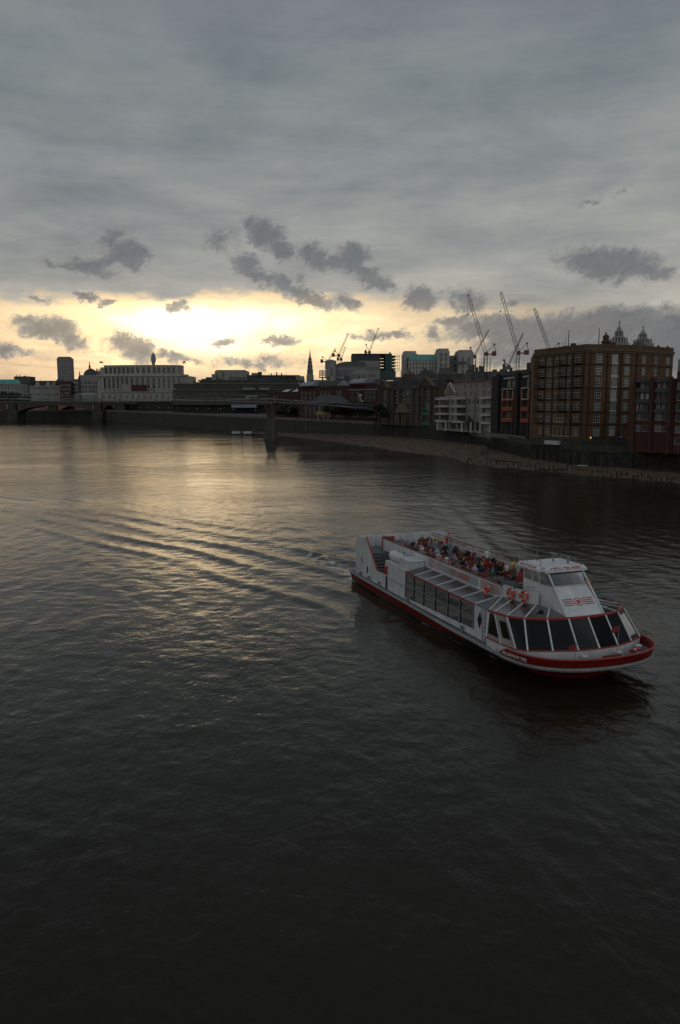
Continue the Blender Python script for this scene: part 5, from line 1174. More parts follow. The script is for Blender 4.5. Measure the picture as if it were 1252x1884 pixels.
tl = [(612, 414, 9.5, 5.2, 'dark tree just right of the yellow pavilion'), (626, 408, 10.5, 6.0, 'broad dark tree, second to the right of the yellow pavilion'), (641, 404, 10, 5.5, 'round dark tree at the middle of the embankment row'), (656, 398, 11, 6.2, 'dense dark tree, second from the gabled offices'), (674, 392, 10, 6.0, 'dark tree beside the left end of the gabled offices'), (520, 478, 9, 5.0, 'dark tree right of the footbridge pier'), (536, 470, 8, 4.5, 'small dark tree between footbridge pier and barrel roofed block')]
for k, (px, d, h, r_, lb) in enumerate(tl):
    p = aty(px, 747, d); tree('plane_tree', lb, (p.x, d + 3, 8.1), h, r_, k, M_leaf[k % 2], 'trees along the embankment walkway')
for k, (px, h) in enumerate(((-8, 22), (8, 24), (22, 23), (36, 22), (49, 18))):
    p = aty(px, 747, 960); tree('plane_tree', ['wide', 'tall', 'dense', 'rounded', 'smaller'][k] + ' dark tree on the far left, ' + ['at the picture edge', 'second from the picture edge', 'third from the picture edge', 'fourth from the picture edge', 'nearest the gabled terrace'][k], (p.x, 960, 10.5), h, 9.0, 20 + k, M_leaf[0], 'far trees beyond the railway bridge', 900, 1.1)
p = aty(c5(90, 0)[0], 747, 366); tree('plane_tree', 'thin olive tree in front of the left gable of the offices', (p.x - 1, 363, 7.5), 10, 4, 31, M_leaf[1])
# palm in front of the white flats
p = aty(864, 747, 290); t = thing('palm_tree', 'small dark palm in front of the white apartments', 'tree', (p.x, 290, 6.2)); MB().bar((0, 0, 0), (.2, 0, 5.2), .28, .2, 7).build('trunk', M_bark, t); cr = MB()
for k in range(16):
    a = 2 * math.pi * k / 16; d_ = Vector((math.cos(a), math.sin(a), 0)); e = random.uniform(.2, 1.0); prev = Vector((.2, 0, 5.2)); s_ = Vector((-d_.y, d_.x, 0))
    for j in range(1, 5): q = Vector((.2, 0, 5.2)) + d_ * j * .6 + Vector((0, 0, e * j * .5 - .13 * j * j)); cr.face([prev - s_ * .22, q - s_ * .18, q + s_ * .18, prev + s_ * .22]); prev = q
cr.build('crown', M_leaf[0], t)

# lamp posts along the embankment
lp = MB(); lp.bar((0, 0, 0), (0, 0, 4.2), .10, .07, 6); lpm = lp.mesh('post', M_iron); lh = MB().lathe([(.08, 0), (.28, .1), (.34, .5), (.12, .75), (.05, .95)], 8).mesh('lantern', mat('lantern_glass', (.35, .34, .30), .3))
lamps = []
for k in range(8, 12):
    (a, za), (c, zc) = WALL[k], WALL[k + 1]; n_ = max(2, int((c - a).length / 26))
    for j in range(n_):
        q = a.lerp(c, (j + .5) / n_); inn_ = Vector((-(c - a).y, (c - a).x, 0)).normalized(); inn_ = inn_ if inn_.y > 0 else -inn_
        q = q + inn_ * 1.6; t = thing('street_lamp', '', 'street lamp', (q.x, q.y, za + (zc - za) * (j + .5) / n_ - .1), 0, 'lamp posts along the embankment'); link('post', lpm, t); link('lantern', lh, t, (0, 0, 4.2)); lamps.append(t)
for k, t in enumerate(lamps): t['label'] = 'unlit iron lamp post on the embankment wall, number %s counted from the gabled offices' % ['one', 'two', 'three', 'four', 'five', 'six', 'seven', 'eight', 'nine', 'ten', 'eleven', 'twelve', 'thirteen', 'fourteen', 'fifteen', 'sixteen', 'seventeen', 'eighteen', 'nineteen', 'twenty', 'twenty one', 'twenty two', 'twenty three', 'twenty four', 'twenty five'][min(k, 24)]
# ------------------------------------------------------------------ sightseeing boat
M_bw = mat('boat_white', (.61, .62, .62), .45, .07, .8, spec=.4, streak=.16, grime=.75)
M_bred = mat('boat_red', (.15, .007, .004), .45, .2, .9, spec=.35, grime=.35)
M_btrim = mat('boat_red_trim', (.33, .045, .04), .45, .1, .8)
M_bblack = mat('boat_black', (.016, .015, .014), .5, .3, .8)
M_bdeck = mat('boat_deck_grey', (.13, .135, .14), .8, .2, .8)
M_bgrey = mat('boat_grey_strake', (.22, .22, .22), .6, .25, .8, grime=.6)
M_slat = mat('grey_slats', (.20, .215, .22), .7, .15, .8)
M_bench = mat('bench_red', (.26, .022, .014), .5, .15, .8)
M_boardg = mat('sign_board_grey', (.33, .36, .39), .6, .06, .8)
M_letter = mat('letter_red', (.45, .06, .05), .6, .05, 1)
M_letterw = mat('letter_pale', (.60, .52, .50), .6, .05, 1)
M_lettero = mat('letter_orange', (.52, .13, .05), .6, .05, 1)
M_ring = mat('ring_orange', (.55, .055, .03), .5, .08, 2); M_ringw = mat('ring_white', (.62, .60, .58), .5, .06, 2)
M_tint = glass_mat('tinted_glass', (.80, .86, .84), .13, .04, .42)
M_clearg = glass_mat('wheelhouse_glass', (.62, .86, .84), .34, .04, .5)
M_roofg = glass_mat('roof_glass', (.8, .85, .85), .16, .25, .35)
M_inner = mat('saloon_interior', (.07, .065, .06), .9, .3, .5)
boat = thing('sightseeing_boat', 'white and red double deck sightseeing boat with open upper deck and glazed saloon', 'boat', BO, BH)
BSC = Vector((1.0, 1.075, 0.975)); boat.scale = BSC
def smooth_curve(pts, k=6):
    P = [Vector(p) for p in pts]; out = []
    for i in range(len(P) - 1):
        p0, p1, p2, p3 = P[max(i - 1, 0)], P[i], P[i + 1], P[min(i + 2, len(P) - 1)]
        for j in range(k):
            t = j / k; out.append(0.5 * ((2 * p1) + (p2 - p0) * t + (2 * p0 - 5 * p1 + 4 * p2 - p3) * t * t + (3 * p1 - p0 - 3 * p2 + p3) * t ** 3))
    out.append(P[-1]); return out
deckc = smooth_curve([(0, 0), (0, 3.5), (.3, 3.86), (4, 4.0), (14, 4.05), (22, 4.18), (25.5, 4.28), (27.6, 4.28), (29.3, 3.98), (30.5, 3.12), (31.2, 1.78), (31.45, 0)])
watc = smooth_curve([(.35, 0), (.35, 3.4), (.6, 3.7), (4, 3.85), (14, 3.85), (20, 3.78), (23.5, 3.45), (26, 2.9), (28.0, 2.25), (28.8, 1.5), (29.2, .7), (29.3, 0)])
keel = smooth_curve([(.9, 0), (.9, 2.9), (1.2, 3.2), (4, 3.4), (14, 3.4), (20, 3.2), (23, 2.6), (25.3, 2.0), (26.8, 1.4), (27.4, .9), (27.7, .4), (27.8, 0)])
sheer = lambda x: .92 + .42 * max(0, (x - 19) / 12.4) ** 1.4
def ringpts(c, zf, s): return [Vector((p.x, s * p.y, zf(p.x) if callable(zf) else zf)) for p in c]
hull = MB()
NS = 5
for s in (-1, 1):
    A = ringpts(keel, -.8, s); Bq = ringpts(watc, 0, s); D = ringpts(deckc, sheer, s)
    rows = [A, Bq]
    for j in range(1, NS + 1):
        t = j / NS; tt = t ** 1.5
        rows.append([Vector((b.x + (d.x - b.x) * tt, b.y + (d.y - b.y) * tt, d.z * t)) for b, d in zip(Bq, D)])
    for r0, r1 in zip(rows[:-1], rows[1:]):
        for k in range(len(r0) - 1):
            q = [r0[k], r0[k + 1], r1[k + 1], r1[k]]; q = q if s > 0 else q[::-1]
            c = sum(q, Vector()) / 4; bowf = c.x > 27.2
            line = .14 + .75 * max(0, min(1, (c.x - 15) / 11)) ** 1.5  # black rises towards the bow: boot paint plus painted-in shade under the flare
            hull.face(q, 0 if (bowf and c.z > -.3) else (1 if c.z < line else 0))
hull.build('hull', [M_bred, M_bblack], boat, smooth=True)
dk = MB()
for k in range(len(deckc) - 1):
    a, c = deckc[k], deckc[k + 1]
    if abs(a.x - c.x) > 1e-4: dk.face([(a.x, -a.y, sheer(a.x) - .02), (c.x, -c.y, sheer(c.x) - .02), (c.x, c.y, sheer(c.x) - .02), (a.x, a.y, sheer(a.x) - .02)])
dk.build('main_deck', M_bdeck, boat)
st = MB()
for s in (-1, 1): st.tube([p + Vector((0, 0, -.02)) for p in ringpts(deckc, sheer, s)], .13, 6)
st.build('rubbing_strake', M_bgrey, boat)
bs = MB()
for s in (-1, 1):
    pts = [p for p in ringpts(watc, .10, s) if 23.5 < p.x < 28.3]; pts = [p + Vector((.0, s * .03, 0)) for p in pts]
    bs.tube(pts, .028, 5)
bs.build('boot_stripe', M_letterw, boat)
# bow bulwark
bw_ = MB(); rail = MB()
for s in (-1, 1):
    low = [p for p in ringpts(deckc, sheer, s) if p.x > 26.7]
    n = len(low); up = []
    for p in low:
        k = min(1, max(0, (p.x - 26.7) / .9)); h = .16 + .46 * k
        rr = Vector((p.x - 27, p.y, 0)); rr.normalize(); up.append(p + rr * .14 + Vector((0, 0, h)))
    for k in range(n - 1):
        q = [low[k], low[k + 1], up[k + 1], up[k]]; bw_.plate(q if s > 0 else q[::-1], (Vector((27, 0, 0)) - Vector((low[k].x, low[k].y, 0))).normalized() * .06)
    rail.tube(up, .06, 6)
bw_.build('bow_bulwark', M_bred, boat, smooth=False); rail.build('bulwark_rail', M_btrim, boat)
# ---- side walls of the main deck saloon
YS = 3.72
MUL = [11.75, 13.25, 14.95, 16.85, 18.75, 20.55, 22.4]
for s in (-1, 1):
    t_ = (0, -s * .1, 0); y = s * YS
    aft = [(.95, .95), (1.45, 4.45), (3.62, 4.7), (6.05, 2.15), (7.7, 2.22), (7.85, 3.42), (11.55, 3.34), (11.75, 3.18), (11.55, .95)]
    MB().plate([(x, y, z) for x, z in (aft if s < 0 else aft[::-1])], t_).build('aft_side_wall', M_bw, boat)
    e_ = MB(); e_.bar((3.66, y, 4.74), (6.1, y, 2.18), .07); e_.bar((6.1, y, 2.18), (7.7, y, 2.25), .05); e_.build('stair_edge_trim', M_btrim, boat)
    # window band: sill, header, mullions, transom
    MB().plate([(11.55, y, .93), (24.3, y, 1.02), (24.3, y, 1.50), (22.4, y, 1.48), (11.6, y, 1.12)] if s < 0 else [(11.6, y, 1.12), (22.4, y, 1.48), (24.3, y, 1.50), (24.3, y, 1.02), (11.55, y, .93)], t_).build('window_sill', M_bw, boat)
    MB().box(11.7, 22.5, min(y, y - s * .14) - .0, max(y, y - s * .14), 3.12, 3.26).build('window_header', M_btrim, boat)
    for k, x in enumerate(MUL): MB().box(x - .045, x + .045, min(y, y + s * .02), max(y, y + s * .02), 1.1 + .36 * (x - 11.7) / 10.7, 3.13).build('mullion', M_bgrey if k else M_bw, boat)
    for a, c in zip(MUL[:-1], MUL[1:]):
        zb = 1.1 + .36 * (a - 11.7) / 10.7; g = MB().plate([(a + .05, y - s * .04, zb), (c - .05, y - s * .04, zb + .05), (c - .05, y - s * .04, 3.12), (a + .05, y - s * .04, 3.12)], (0, -s * .015, 0)).build('side_window', M_tint, boat)
        MB().box(a + .05, c - .05, min(y, y - s * .03), max(y, y - s * .03), (zb + 3.2) / 2 - .025, (zb + 3.2) / 2 + .03).build('transom_bar', M_bgrey, g)
    # door panel with black diamond, ladder
    d_ = MB().plate([(22.5, y, 1.48), (24.2, y, 1.5), (24.75, y, 2.0), (24.0, y, 3.2), (22.5, y, 3.2)] if s < 0 else [(22.5, y, 3.2), (24.0, y, 3.2), (24.75, y, 2.0), (24.2, y, 1.5), (22.5, y, 1.48)], t_).build('door_panel', M_bw, boat)
    MB().plate([(22.95, y + s * .015, 2.3), (23.2, y + s * .015, 1.75), (23.5, y + s * .015, 2.35), (23.25, y + s * .015, 2.95)], (0, s * .01, 0)).build('black_diamond', M_bblack, d_)
    ld = MB()
    for xx in (23.75, 24.15): ld.bar((xx, y + s * .1, 1.0), (xx - .2, y + s * .06, 3.4), .025, .025, 5)
    for q in range(8): ld.bar((23.75 - .2 * q / 8, y + s * .1, 1.2 + q * .28), (24.15 - .2 * q / 8, y + s * .1, 1.2 + q * .28), .02, .02, 4)
    ld.build('side_ladder', M_bgrey, boat)
    # sloping glass side roof with white rafters
    yi = s * 2.24; rs = [11.9, 13.5, 15.2, 17.1, 19.0, 20.8, 22.6]
    for a, c in zip(rs[:-1], rs[1:]):
        MB().plate([(a + .06, y, 3.27), (c - .06, y, 3.27), (c - .06, yi, 3.60), (a + .06, yi, 3.60)], (0, 0, -.03)).build('roof_pane', M_roofg, boat)
        r_ = MB(); r_.bar((c, y, 3.29), (c, yi, 3.63), .06); r_.build('rafter', M_bw, boat)
    r_ = MB(); r_.bar((11.75, y, 3.30), (11.9, yi, 3.64), .07); r_.build('rafter', M_bw, boat)
    MB().plate([(22.66, y, 3.27), (24.28, s * 3.72, 3.27), (23.4, s * 2.26, 3.84), (22.66, yi, 3.62)], (0, 0, -.03)).build('roof_pane', M_bdeck, boat)
    # upper deck parapet with stripes, sign board and top rail
    MB().box(3.6, 23.3, min(yi, yi - s * .08), max(yi, yi - s * .08), 3.45, 4.52).build('parapet', M_bw, boat)
    for a, c in ((12.5, 14.7), (20.5, 22.9)):
        for q in range(4): MB().box(a, c, min(yi, yi + s * .012), max(yi, yi + s * .012), 3.80 + q * .16, 3.86 + q * .16).build('red_stripe', M_btrim, boat)
    sb_ = MB().box(14.95, 20.2, min(yi, yi + s * .04), max(yi, yi + s * .04), 3.80, 4.32).build('sign_board', M_boardg, boat)
    me = text_mesh('CITY CRUISES', .52, 'letter_orange', .008, .012); o = link('lettering', me, sb_, (17.55, yi + s * .05, 4.06)); o.rotation_euler = (R(90), 0, 0 if s < 0 else math.pi); o.scale = (.93, 1, 1)
    rl = MB(); rl.tube([(3.6, yi, 4.78), (23.3, yi, 4.82)], .035, 6)
    for q in range(17): x = 3.7 + q * 1.22; rl.bar((x, yi, 4.5), (x, yi, 4.8), .022, .022, 5)
    rl.box(3.6, 23.3, min(yi - .05, yi + .05), max(yi - .05, yi + .05), 4.521, 4.56); rl.build('top_rail', mat('rail_red_brown', (.17, .05, .045), .5), boat)
    # locker on the side roof and stairs
    MB().box(10.1, 12.0, min(s * 2.3, s * 3.45), max(s * 2.3, s * 3.45), 3.44, 4.02).build('locker', M_bw, boat); MB().box(10.05, 12.05, min(s * 2.28, s * 3.5), max(s * 2.28, s * 3.5), 4.025, 4.07).build('locker_lid', M_bw, boat)
    MB().box(7.86, 12.0, min(s * 2.25, s * 3.6), max(s * 2.25, s * 3.6), 3.28, 3.42).build('side_roof', M_bw, boat)
    sr = MB()
    for q in range(11): sr.box(4.3 + q * .32, 4.3 + (q + 1) * .32 + .03, min(s * 2.3, s * 3.6), max(s * 2.3, s * 3.6), 3.42 - q * .235 - .06, 3.42 - q * .235)
    sr.build('staircase', M_bdeck, boat)
    MB().box(1.8, 4.3, min(s * 2.0, s * 3.6), max(s * 2.0, s * 3.6), 3.36, 3.44).build('stair_landing', M_bdeck, boat)
    MB().box(6.05, 7.8, min(s * 2.35, s * 2.45), max(s * 2.35, s * 2.45), .95, 3.4).build('stair_inner_wall', M_bblack, boat)
    # fittings along the side deck
    for x in (2.6, 4.6, 6.9, 12.6, 21.2, 24.9, 26.4):
        b_ = MB(); b_.lathe([(.09, 0), (.09, .34), (.15, .36), (.15, .42)], 8); b_.build('bollard', M_bgrey, boat, (x, s * 3.88, sheer(x)))
    fe = MB(); fe.box(8.05, 8.32, min(y, y + s * .16), max(y, y + s * .16), 2.25, 2.95); fe.build('red_locker', M_btrim, boat); MB().box(8.1, 8.28, min(y, y + s * .08), max(y, y + s * .08), 1.0, 2.1).build('black_hatch', M_bblack, boat)
    MB().box(3.9, 4.05, min(y, y + s * .06), max(y, y + s * .06), 1.5, 2.1).build('black_hatch', M_bblack, boat); MB().box(2.55, 2.72, min(y, y + s * .05), max(y, y + s * .05), 2.3, 2.75).build('vent', M_bgrey, boat)
    gr_ = MB(); gr_.tube([(8.4, y + s * .08, 2.05), (11.5, y + s * .08, 2.02)], .02, 4); gr_.tube([(.3, s * 3.7, 1.5), (2.3, s * 3.95, 1.5)], .02, 4); gr_.build('grab_rail', M_bgrey, boat)
MB().box(1.35, 1.5, -3.6, 3.6, .95, 4.42).build('stern_wall', M_bw, boat)
MB().box(3.0, 3.12, -2.1, -1.0, 3.5, 4.55).build('stern_rail_panel', M_bench, boat)
MB().box(2.0, 24.4, -2.22, 2.22, 3.40, 3.48).build('upper_deck', M_bdeck, boat)
MB().box(8.0, 24.5, -3.6, 3.6, .96, 1.0).build('saloon_floor', M_inner, boat)
MB().box(8.2, 8.3, -3.6, 3.6, 1.0, 3.3).build('saloon_bulkhead', M_inner, boat)
for s in (-1, 1):
    for k in range(6):
        x = 12.4 + k * 1.7; m_ = MB(); m_.box(x - .35, x + .35, min(s * 1.6, s * 3.2), max(s * 1.6, s * 3.2), 1.68, 1.73); m_.box(x - .05, x + .05, min(s * 2.3, s * 2.4), max(s * 2.3, s * 2.4), 1.0, 1.68); m_.build('saloon_table', M_slat, boat)
        for dx_ in (-.7, .6): MB().box(x + dx_, x + dx_ + .08, min(s * 1.7, s * 3.2), max(s * 1.7, s * 3.2), 1.05, 1.95).build('saloon_seat_back', M_inner, boat)
# ---- forward glazed saloon
bot = [(24.6, 4.02, 1.62), (26.5, 4.12, 1.72), (28.0, 4.05, 1.85), (28.75, 3.75, 1.93), (29.45, 2.6, 2.0), (29.95, 1.3, 2.02), (30.05, 0, 2.03)]
tp_ = [(24.3, 3.72, 3.26), (25.2, 3.85, 3.38), (26.6, 3.85, 3.50), (27.65, 3.35, 3.58), (28.4, 2.35, 3.64), (28.78, 1.22, 3.67), (28.85, 0, 3.68)]
inn = [(23.4, 2.24, 3.86), (24.4, 2.2, 3.88), (25.4, 2.0, 3.90), (26.3, 1.75, 3.92), (27.2, 1.42, 3.92), (28.3, 1.24, 3.75), (28.62, 0, 3.72)]
for s in (-1, 1):
    m3 = lambda p: Vector((p[0], s * p[1], p[2]))
    for k in range(6):
        a, c, e, f_ = m3(bot[k]), m3(bot[k + 1]), m3(tp_[k + 1]), m3(tp_[k])
        nrm = (c - a).cross(f_ - a).normalized(); nrm = nrm if nrm.dot(Vector((a.x - 26, a.y, 0))) > 0 else -nrm
        MB().plate([a, c, e, f_], -nrm * .015).build('saloon_window', M_tint, boat)
        mu = MB(); mu.bar(c, e, .06 if k < 5 or s > 0 else .001); 
        if not (k == 5 and s < 0): mu.build('window_mullion', M_bw, boat)
        # white band under the windows
        lo = lambda p: Vector((p.x, p.y, sheer(p.x) - .02))
        q = [lo(a), lo(c), c, a]; MB().plate(q if s < 0 else q[::-1], -nrm * .05).build('sill_band', M_bw, boat)
        tr_ = MB(); tr_.bar(a, c, .05); tr_.build('sill_trim', M_btrim, boat)
        tr_ = MB(); tr_.bar(f_, e, .085); tr_.build('eaves_trim', M_btrim, boat)
        if k < 5:
            i0, i1 = m3(inn[k]), m3(inn[k + 1]); MB().plate([f_, e, i1, i0], (0, 0, -.02)).build('roof_pane', M_roofg, boat)
            r_ = MB(); r_.bar(e, i1, .055); r_.build('rafter', M_bw, boat)
    r_ = MB(); r_.bar(m3(tp_[0]), m3(inn[0]), .055); r_.build('rafter', M_bw, boat); r_ = MB(); r_.bar(m3(bot[0]), m3(tp_[0]), .07); r_.build('corner_post', M_bw, boat)
    # curved white wall from parapet to wheelhouse
    for (x0, y0), (x1, y1) in zip([(23.3, 2.24), (24.4, 2.2), (25.4, 2.0)], [(24.4, 2.2), (25.4, 2.0), (26.1, 1.5)]):
        q = [(x0, s * y0, 3.84), (x1, s * y1, 3.86), (x1, s * y1, 4.72), (x0, s * y0, 4.62)]; MB().plate(q if s < 0 else q[::-1], (0, -s * .06, 0)).build('fore_parapet', M_bw, boat)
        r_ = MB(); r_.bar((x0, s * (y0 + .1), 4.95), (x1, s * (y1 + .1), 4.98), .02, .02, 5); r_.bar((x0, s * (y0 + .1), 3.9), (x0, s * (y0 + .1), 4.95), .02, .02, 5); r_.build('fore_rail', M_bgrey, boat)
MB().box(24.7, 27.6, -1.6, 1.6, 1.37, 3.45).build('saloon_light_block', M_inner, boat)  # added dark mass, blocks bright water showing through the forward panes
MB().box(24.42, 24.5, -3.6, 3.6, 1.37, 3.3).build('saloon_light_screen', M_inner, boat)  # added dark screen, keeps light behind from paling the side panes
MB().prism([(24.5, -3.9), (28, -3.9), (29.6, -1.5), (29.6, 1.5), (28, 3.9), (24.5, 3.9)], 1.30, 1.36).build('saloon_floor', M_inner, boat)
for (x, y) in ((26.0, -2.6), (26.0, 2.6), (27.4, -2.4), (27.4, 2.4), (28.4, 0)):
    m_ = MB(); m_.lathe([(.3, 0), (.05, .03), (.05, .7), (.45, .72), (.45, .76)], 10); m_.build('saloon_table', M_slat, boat, (x, y, 1.36))
# ---- wheelhouse
wh = MB(); W0, W1 = 1.15, 1.25
def whp(pts, m_, nm, t, par=boat): return MB().plate(pts, t).build(nm, m_, par)
whp([(28.66, -1.24, 3.66), (28.66, 1.24, 3.66), (27.1, 1.12, 5.2), (27.1, -1.12, 5.2)], M_bw, 'wheelhouse_front', (-.06, 0, -.04))
wsn = whp([(27.08, -1.06, 5.24), (27.08, 1.06, 5.24), (26.53, 1.12, 6.0), (26.53, -1.12, 6.0)], M_clearg, 'windscreen', (-.02, 0, -.015))
fr = MB(); fr.bar((28.66, -1.24, 3.68), (26.48, -1.18, 6.06), .06); fr.bar((28.66, 1.24, 3.68), (26.48, 1.18, 6.06), .06); fr.bar((27.1, -1.1, 5.21), (27.1, 1.1, 5.21), .05); fr.bar((26.53, -1.12, 6.01), (26.53, 1.12, 6.01), .05); fr.build('windscreen_frame', M_bw, boat)
for s in (-1, 1):
    y = s * 1.24
    q = [(24.1, s * 1.3, 3.5), (28.6, y, 3.66), (27.07, s * 1.14, 5.2), (24.1, s * 1.3, 5.2)]; MB().plate(q if s < 0 else q[::-1], (0, -s * .05, 0)).build('wheelhouse_side', M_bw, boat)
    for a, c in ((24.2, 25.05), (25.15, 25.8), (25.9, 26.95)):
        q = [(a, s * 1.27, 5.22), (c, s * 1.24 if c < 26.9 else s * 1.16, 5.22), (min(c, 26.52), s * 1.22, 6.0), (a, s * 1.27, 6.0)]; MB().plate(q if s < 0 else q[::-1], (0, -s * .02, 0)).build('wheelhouse_window', M_clearg, boat)
    for a in (24.12, 25.1, 25.85): f_ = MB(); f_.bar((a, s * 1.27, 5.17), (a, s * 1.27, 6.08), .045); f_.build('window_post', M_bw, boat)
MB().box(24.1, 24.16, -1.2, 1.2, 3.5, 5.0).build('wheelhouse_rear', M_bw, boat)
rfm = MB(); rfm.prism([(24.2, -1.55), (26.6, -1.6), (27.05, -1.42), (27.05, 1.42), (26.6, 1.6), (24.2, 1.55)], 5.93, 6.02); rfm.prism([(24.35, -1.3), (26.55, -1.3), (26.75, -1.1), (26.75, 1.1), (26.55, 1.3), (24.35, 1.3)], 6.02, 6.16)
wr = rfm.build('wheelhouse_roof', M_bw, boat, (-.4, 0, .14))
fas = MB(); fas.plate([(27.08, -1.44, 5.88), (27.08, 1.44, 5.88), (26.86, 1.34, 6.19), (26.86, -1.34, 6.19)], (-.02, 0, 0)); fas.build('roof_fascia', M_bw, wr)
for s in (-1, 1): q = [(24.2, s * 1.6, 5.9), (26.75, s * 1.62, 5.9), (26.65, s * 1.42, 6.18), (24.25, s * 1.42, 6.18)]; MB().plate(q if s < 0 else q[::-1], (0, -s * .02, 0)).build('roof_fascia', M_bw, wr)
def text_on(txt, size, mname, c, xdir, n, par, nm='lettering', sx=1.0):
    me = text_mesh(txt, size, mname, .004, .008); o = link(nm, me, par); xd = Vector(xdir).normalized(); n = Vector(n).normalized(); yd = n.cross(xd).normalized()
    o.matrix_local = Matrix(((xd.x, yd.x, n.x, c[0]), (xd.y, yd.y, n.y, c[1]), (xd.z, yd.z, n.z, c[2]), (0, 0, 0, 1))) @ Matrix.Diagonal((sx, 1, 1, 1)); return o
text_on('CITY CRUISES', .34, 'letter_red', (26.985, 0, 6.04), (0, 1, 0), (.31, 0, .22), wr, sx=1.0)
text_on('020 77 400 400', .27, 'letter_red', (25.35, -1.525, 6.04), (1, 0, 0), (0, -.28, .2), wr, sx=1.0)
text_on('020 77 400 400', .27, 'letter_red', (25.35, 1.525, 6.04), (-1, 0, 0), (0, .28, .2), wr, sx=1.0)
# emblem and stripes on the wheelhouse front
fn = Vector((1.54, 0, 1.56)).normalized(); fu = Vector((-1.56, 0, 1.54)).normalized()
def on_front(y, v, lift=.012): c = Vector((28.66, 0, 3.66)) + fu * v; return Vector((c.x, y, c.z)) + fn * lift
for s in (-1, 1):
    for q in range(4): v = .80 + q * .14; MB().plate([on_front(s * .34, v), on_front(s * 1.0, v), on_front(s * 1.0, v + .055), on_front(s * .34, v + .055)] if s > 0 else [on_front(s * 1.0, v), on_front(s * .34, v), on_front(s * .34, v + .055), on_front(s * 1.0, v + .055)], fn * .008).build('front_stripe', M_letter, boat)
em = MB(); em.torus(on_front(0, 1.03, .02), fn, .27, .022, 20, 5)
pts = []
for k in range(14): a = 2 * math.pi * k / 14; rr = .17 * (1.0 if k % 2 else .62) * (1.15 if k in (3, 9, 11) else 1); pts.append(on_front(rr * math.cos(a), 1.03 + rr * math.sin(a), .012))
em.plate(pts, fn * .012); em.build('round_emblem', M_letter, boat)
wp = MB(); wp.bar((27.44, -.3, 5.12), (27.2, .1, 5.5), .015, .015, 4); wp.bar((27.44, .5, 5.12), (27.2, .7, 5.5), .015, .015, 4); wp.build('wiper', M_bblack, boat, (-.4, 0, .14))
rm = MB(); rm.bar((25.2, .3, 6.16), (25.2, .3, 6.75), .05, .04, 6); rm.box(24.85, 25.55, .22, .38, 6.62, 6.72); rm.build('radar', M_bgrey, boat, (-.4, 0, .14))
for s in (-1, 1): rm = MB(); rm.tube([(24.7, s * 1.2, 6.16), (24.7, s * 1.2, 6.5), (26.2, s * 1.2, 6.5), (26.2, s * 1.2, 6.16)], .025, 5); rm.build('roof_rail', M_bgrey, boat, (-.4, 0, .14))
MB().bar((26.0, .8, 6.16), (26.0, .8, 6.6), .08, .08, 6).build('searchlight', M_bgrey, boat, (-.4, 0, .14))
MB().bar((24.8, -.6, 6.16), (24.8, -.6, 7.1), .02, .015, 5).build('aerial', M_bgrey, boat, (-.4, 0, .14))
m_ = MB(); m_.box(26.0, 26.6, -.9, .9, 4.7, 5.15); m_.build('helm_console', M_inner, boat)
# bow deck fittings
for (x, y) in ((30.3, -1.1), (30.3, 1.1), (29.6, 3.0)):
    b_ = MB(); b_.lathe([(.12, 0), (.12, .42), (.2, .44), (.2, .5)], 10); b_.build('bow_bollard', M_bw, boat, (x, y, sheer(x)))
wn_ = MB(); wn_.box(30.35, 30.85, .2, .7, 0, .3); wn_.bar((30.6, -.05, .3), (30.6, .95, .3), .16, .16, 10); wn_.build('windlass', M_bred, boat, (0, 0, sheer(30.5)))
def flagstaff(x, y, h, label):
    f = MB(); f.bar((0, 0, 0), (.12, 0, h), .022, .015, 5); o = f.build('flagstaff', M_bgrey, boat, (x, y, sheer(x) + .5)); g = MB(); n = 6
    for k in range(n): a = k / n; c = (k + 1) / n; y0, y1 = -.5 * a, -.5 * c; g.face([(.1 + .04 * math.sin(9 * a), y0, h - .38 - .1 * a), (.1 + .04 * math.sin(9 * c), y1, h - .38 - .1 * c), (.12 + .04 * math.sin(9 * c), y1, h - .03 - .1 * c), (.12 + .04 * math.sin(9 * a), y0, h - .03 - .1 * a)])
    g.build('flag', mat('small_flag', (.25, .04, .05), .8), o)
flagstaff(31.25, .2, 2.0, ''); flagstaff(30.9, -2.2, 1.1, '')
# bow name
pb = [p for p in ringpts(deckc, sheer, -1)]
i0 = min(range(len(pb)), key=lambda k: abs(pb[k].x - 28.15)); a, c = pb[i0 - 2], pb[i0 + 3]; xd = (c - a); nn = Vector((xd.y, -xd.x, 0)).normalized()
text_on('MILLENNIUM TIME', .30, 'letter_pale', tuple((a + c) / 2 + nn * .21 + Vector((.05, 0, .36))), tuple(xd), tuple(nn + Vector((0, 0, -.12))), boat, 'bow_name', .85)
a2 = pb[i0 - 7]; tri = MB(); b0 = a2 + nn * .13 + Vector((0, 0, .14)); tri.plate([b0, b0 + xd.normalized() * .42, b0 + xd.normalized() * .24 + Vector((0, 0, .22))], nn * .02); tri.build('bow_mark', M_letterw, boat)
# guard rails round the fore roof, far side
gr_ = MB(); gp = [(24.6, 3.6, 3.3), (26.4, 3.6, 3.5), (27.5, 3.0, 3.6), (28.0, 2.0, 3.65)]
for p, q in zip(gp[:-1], gp[1:]):
    for h in (.45, .85): gr_.bar(Vector(p) + Vector((0, 0, h)), Vector(q) + Vector((0, 0, h)), .018, .018, 4)
for p in gp: gr_.bar(p, Vector(p) + Vector((0, 0, .87)), .02, .02, 4)
gr_.build('guard_rail', M_bgrey, boat)
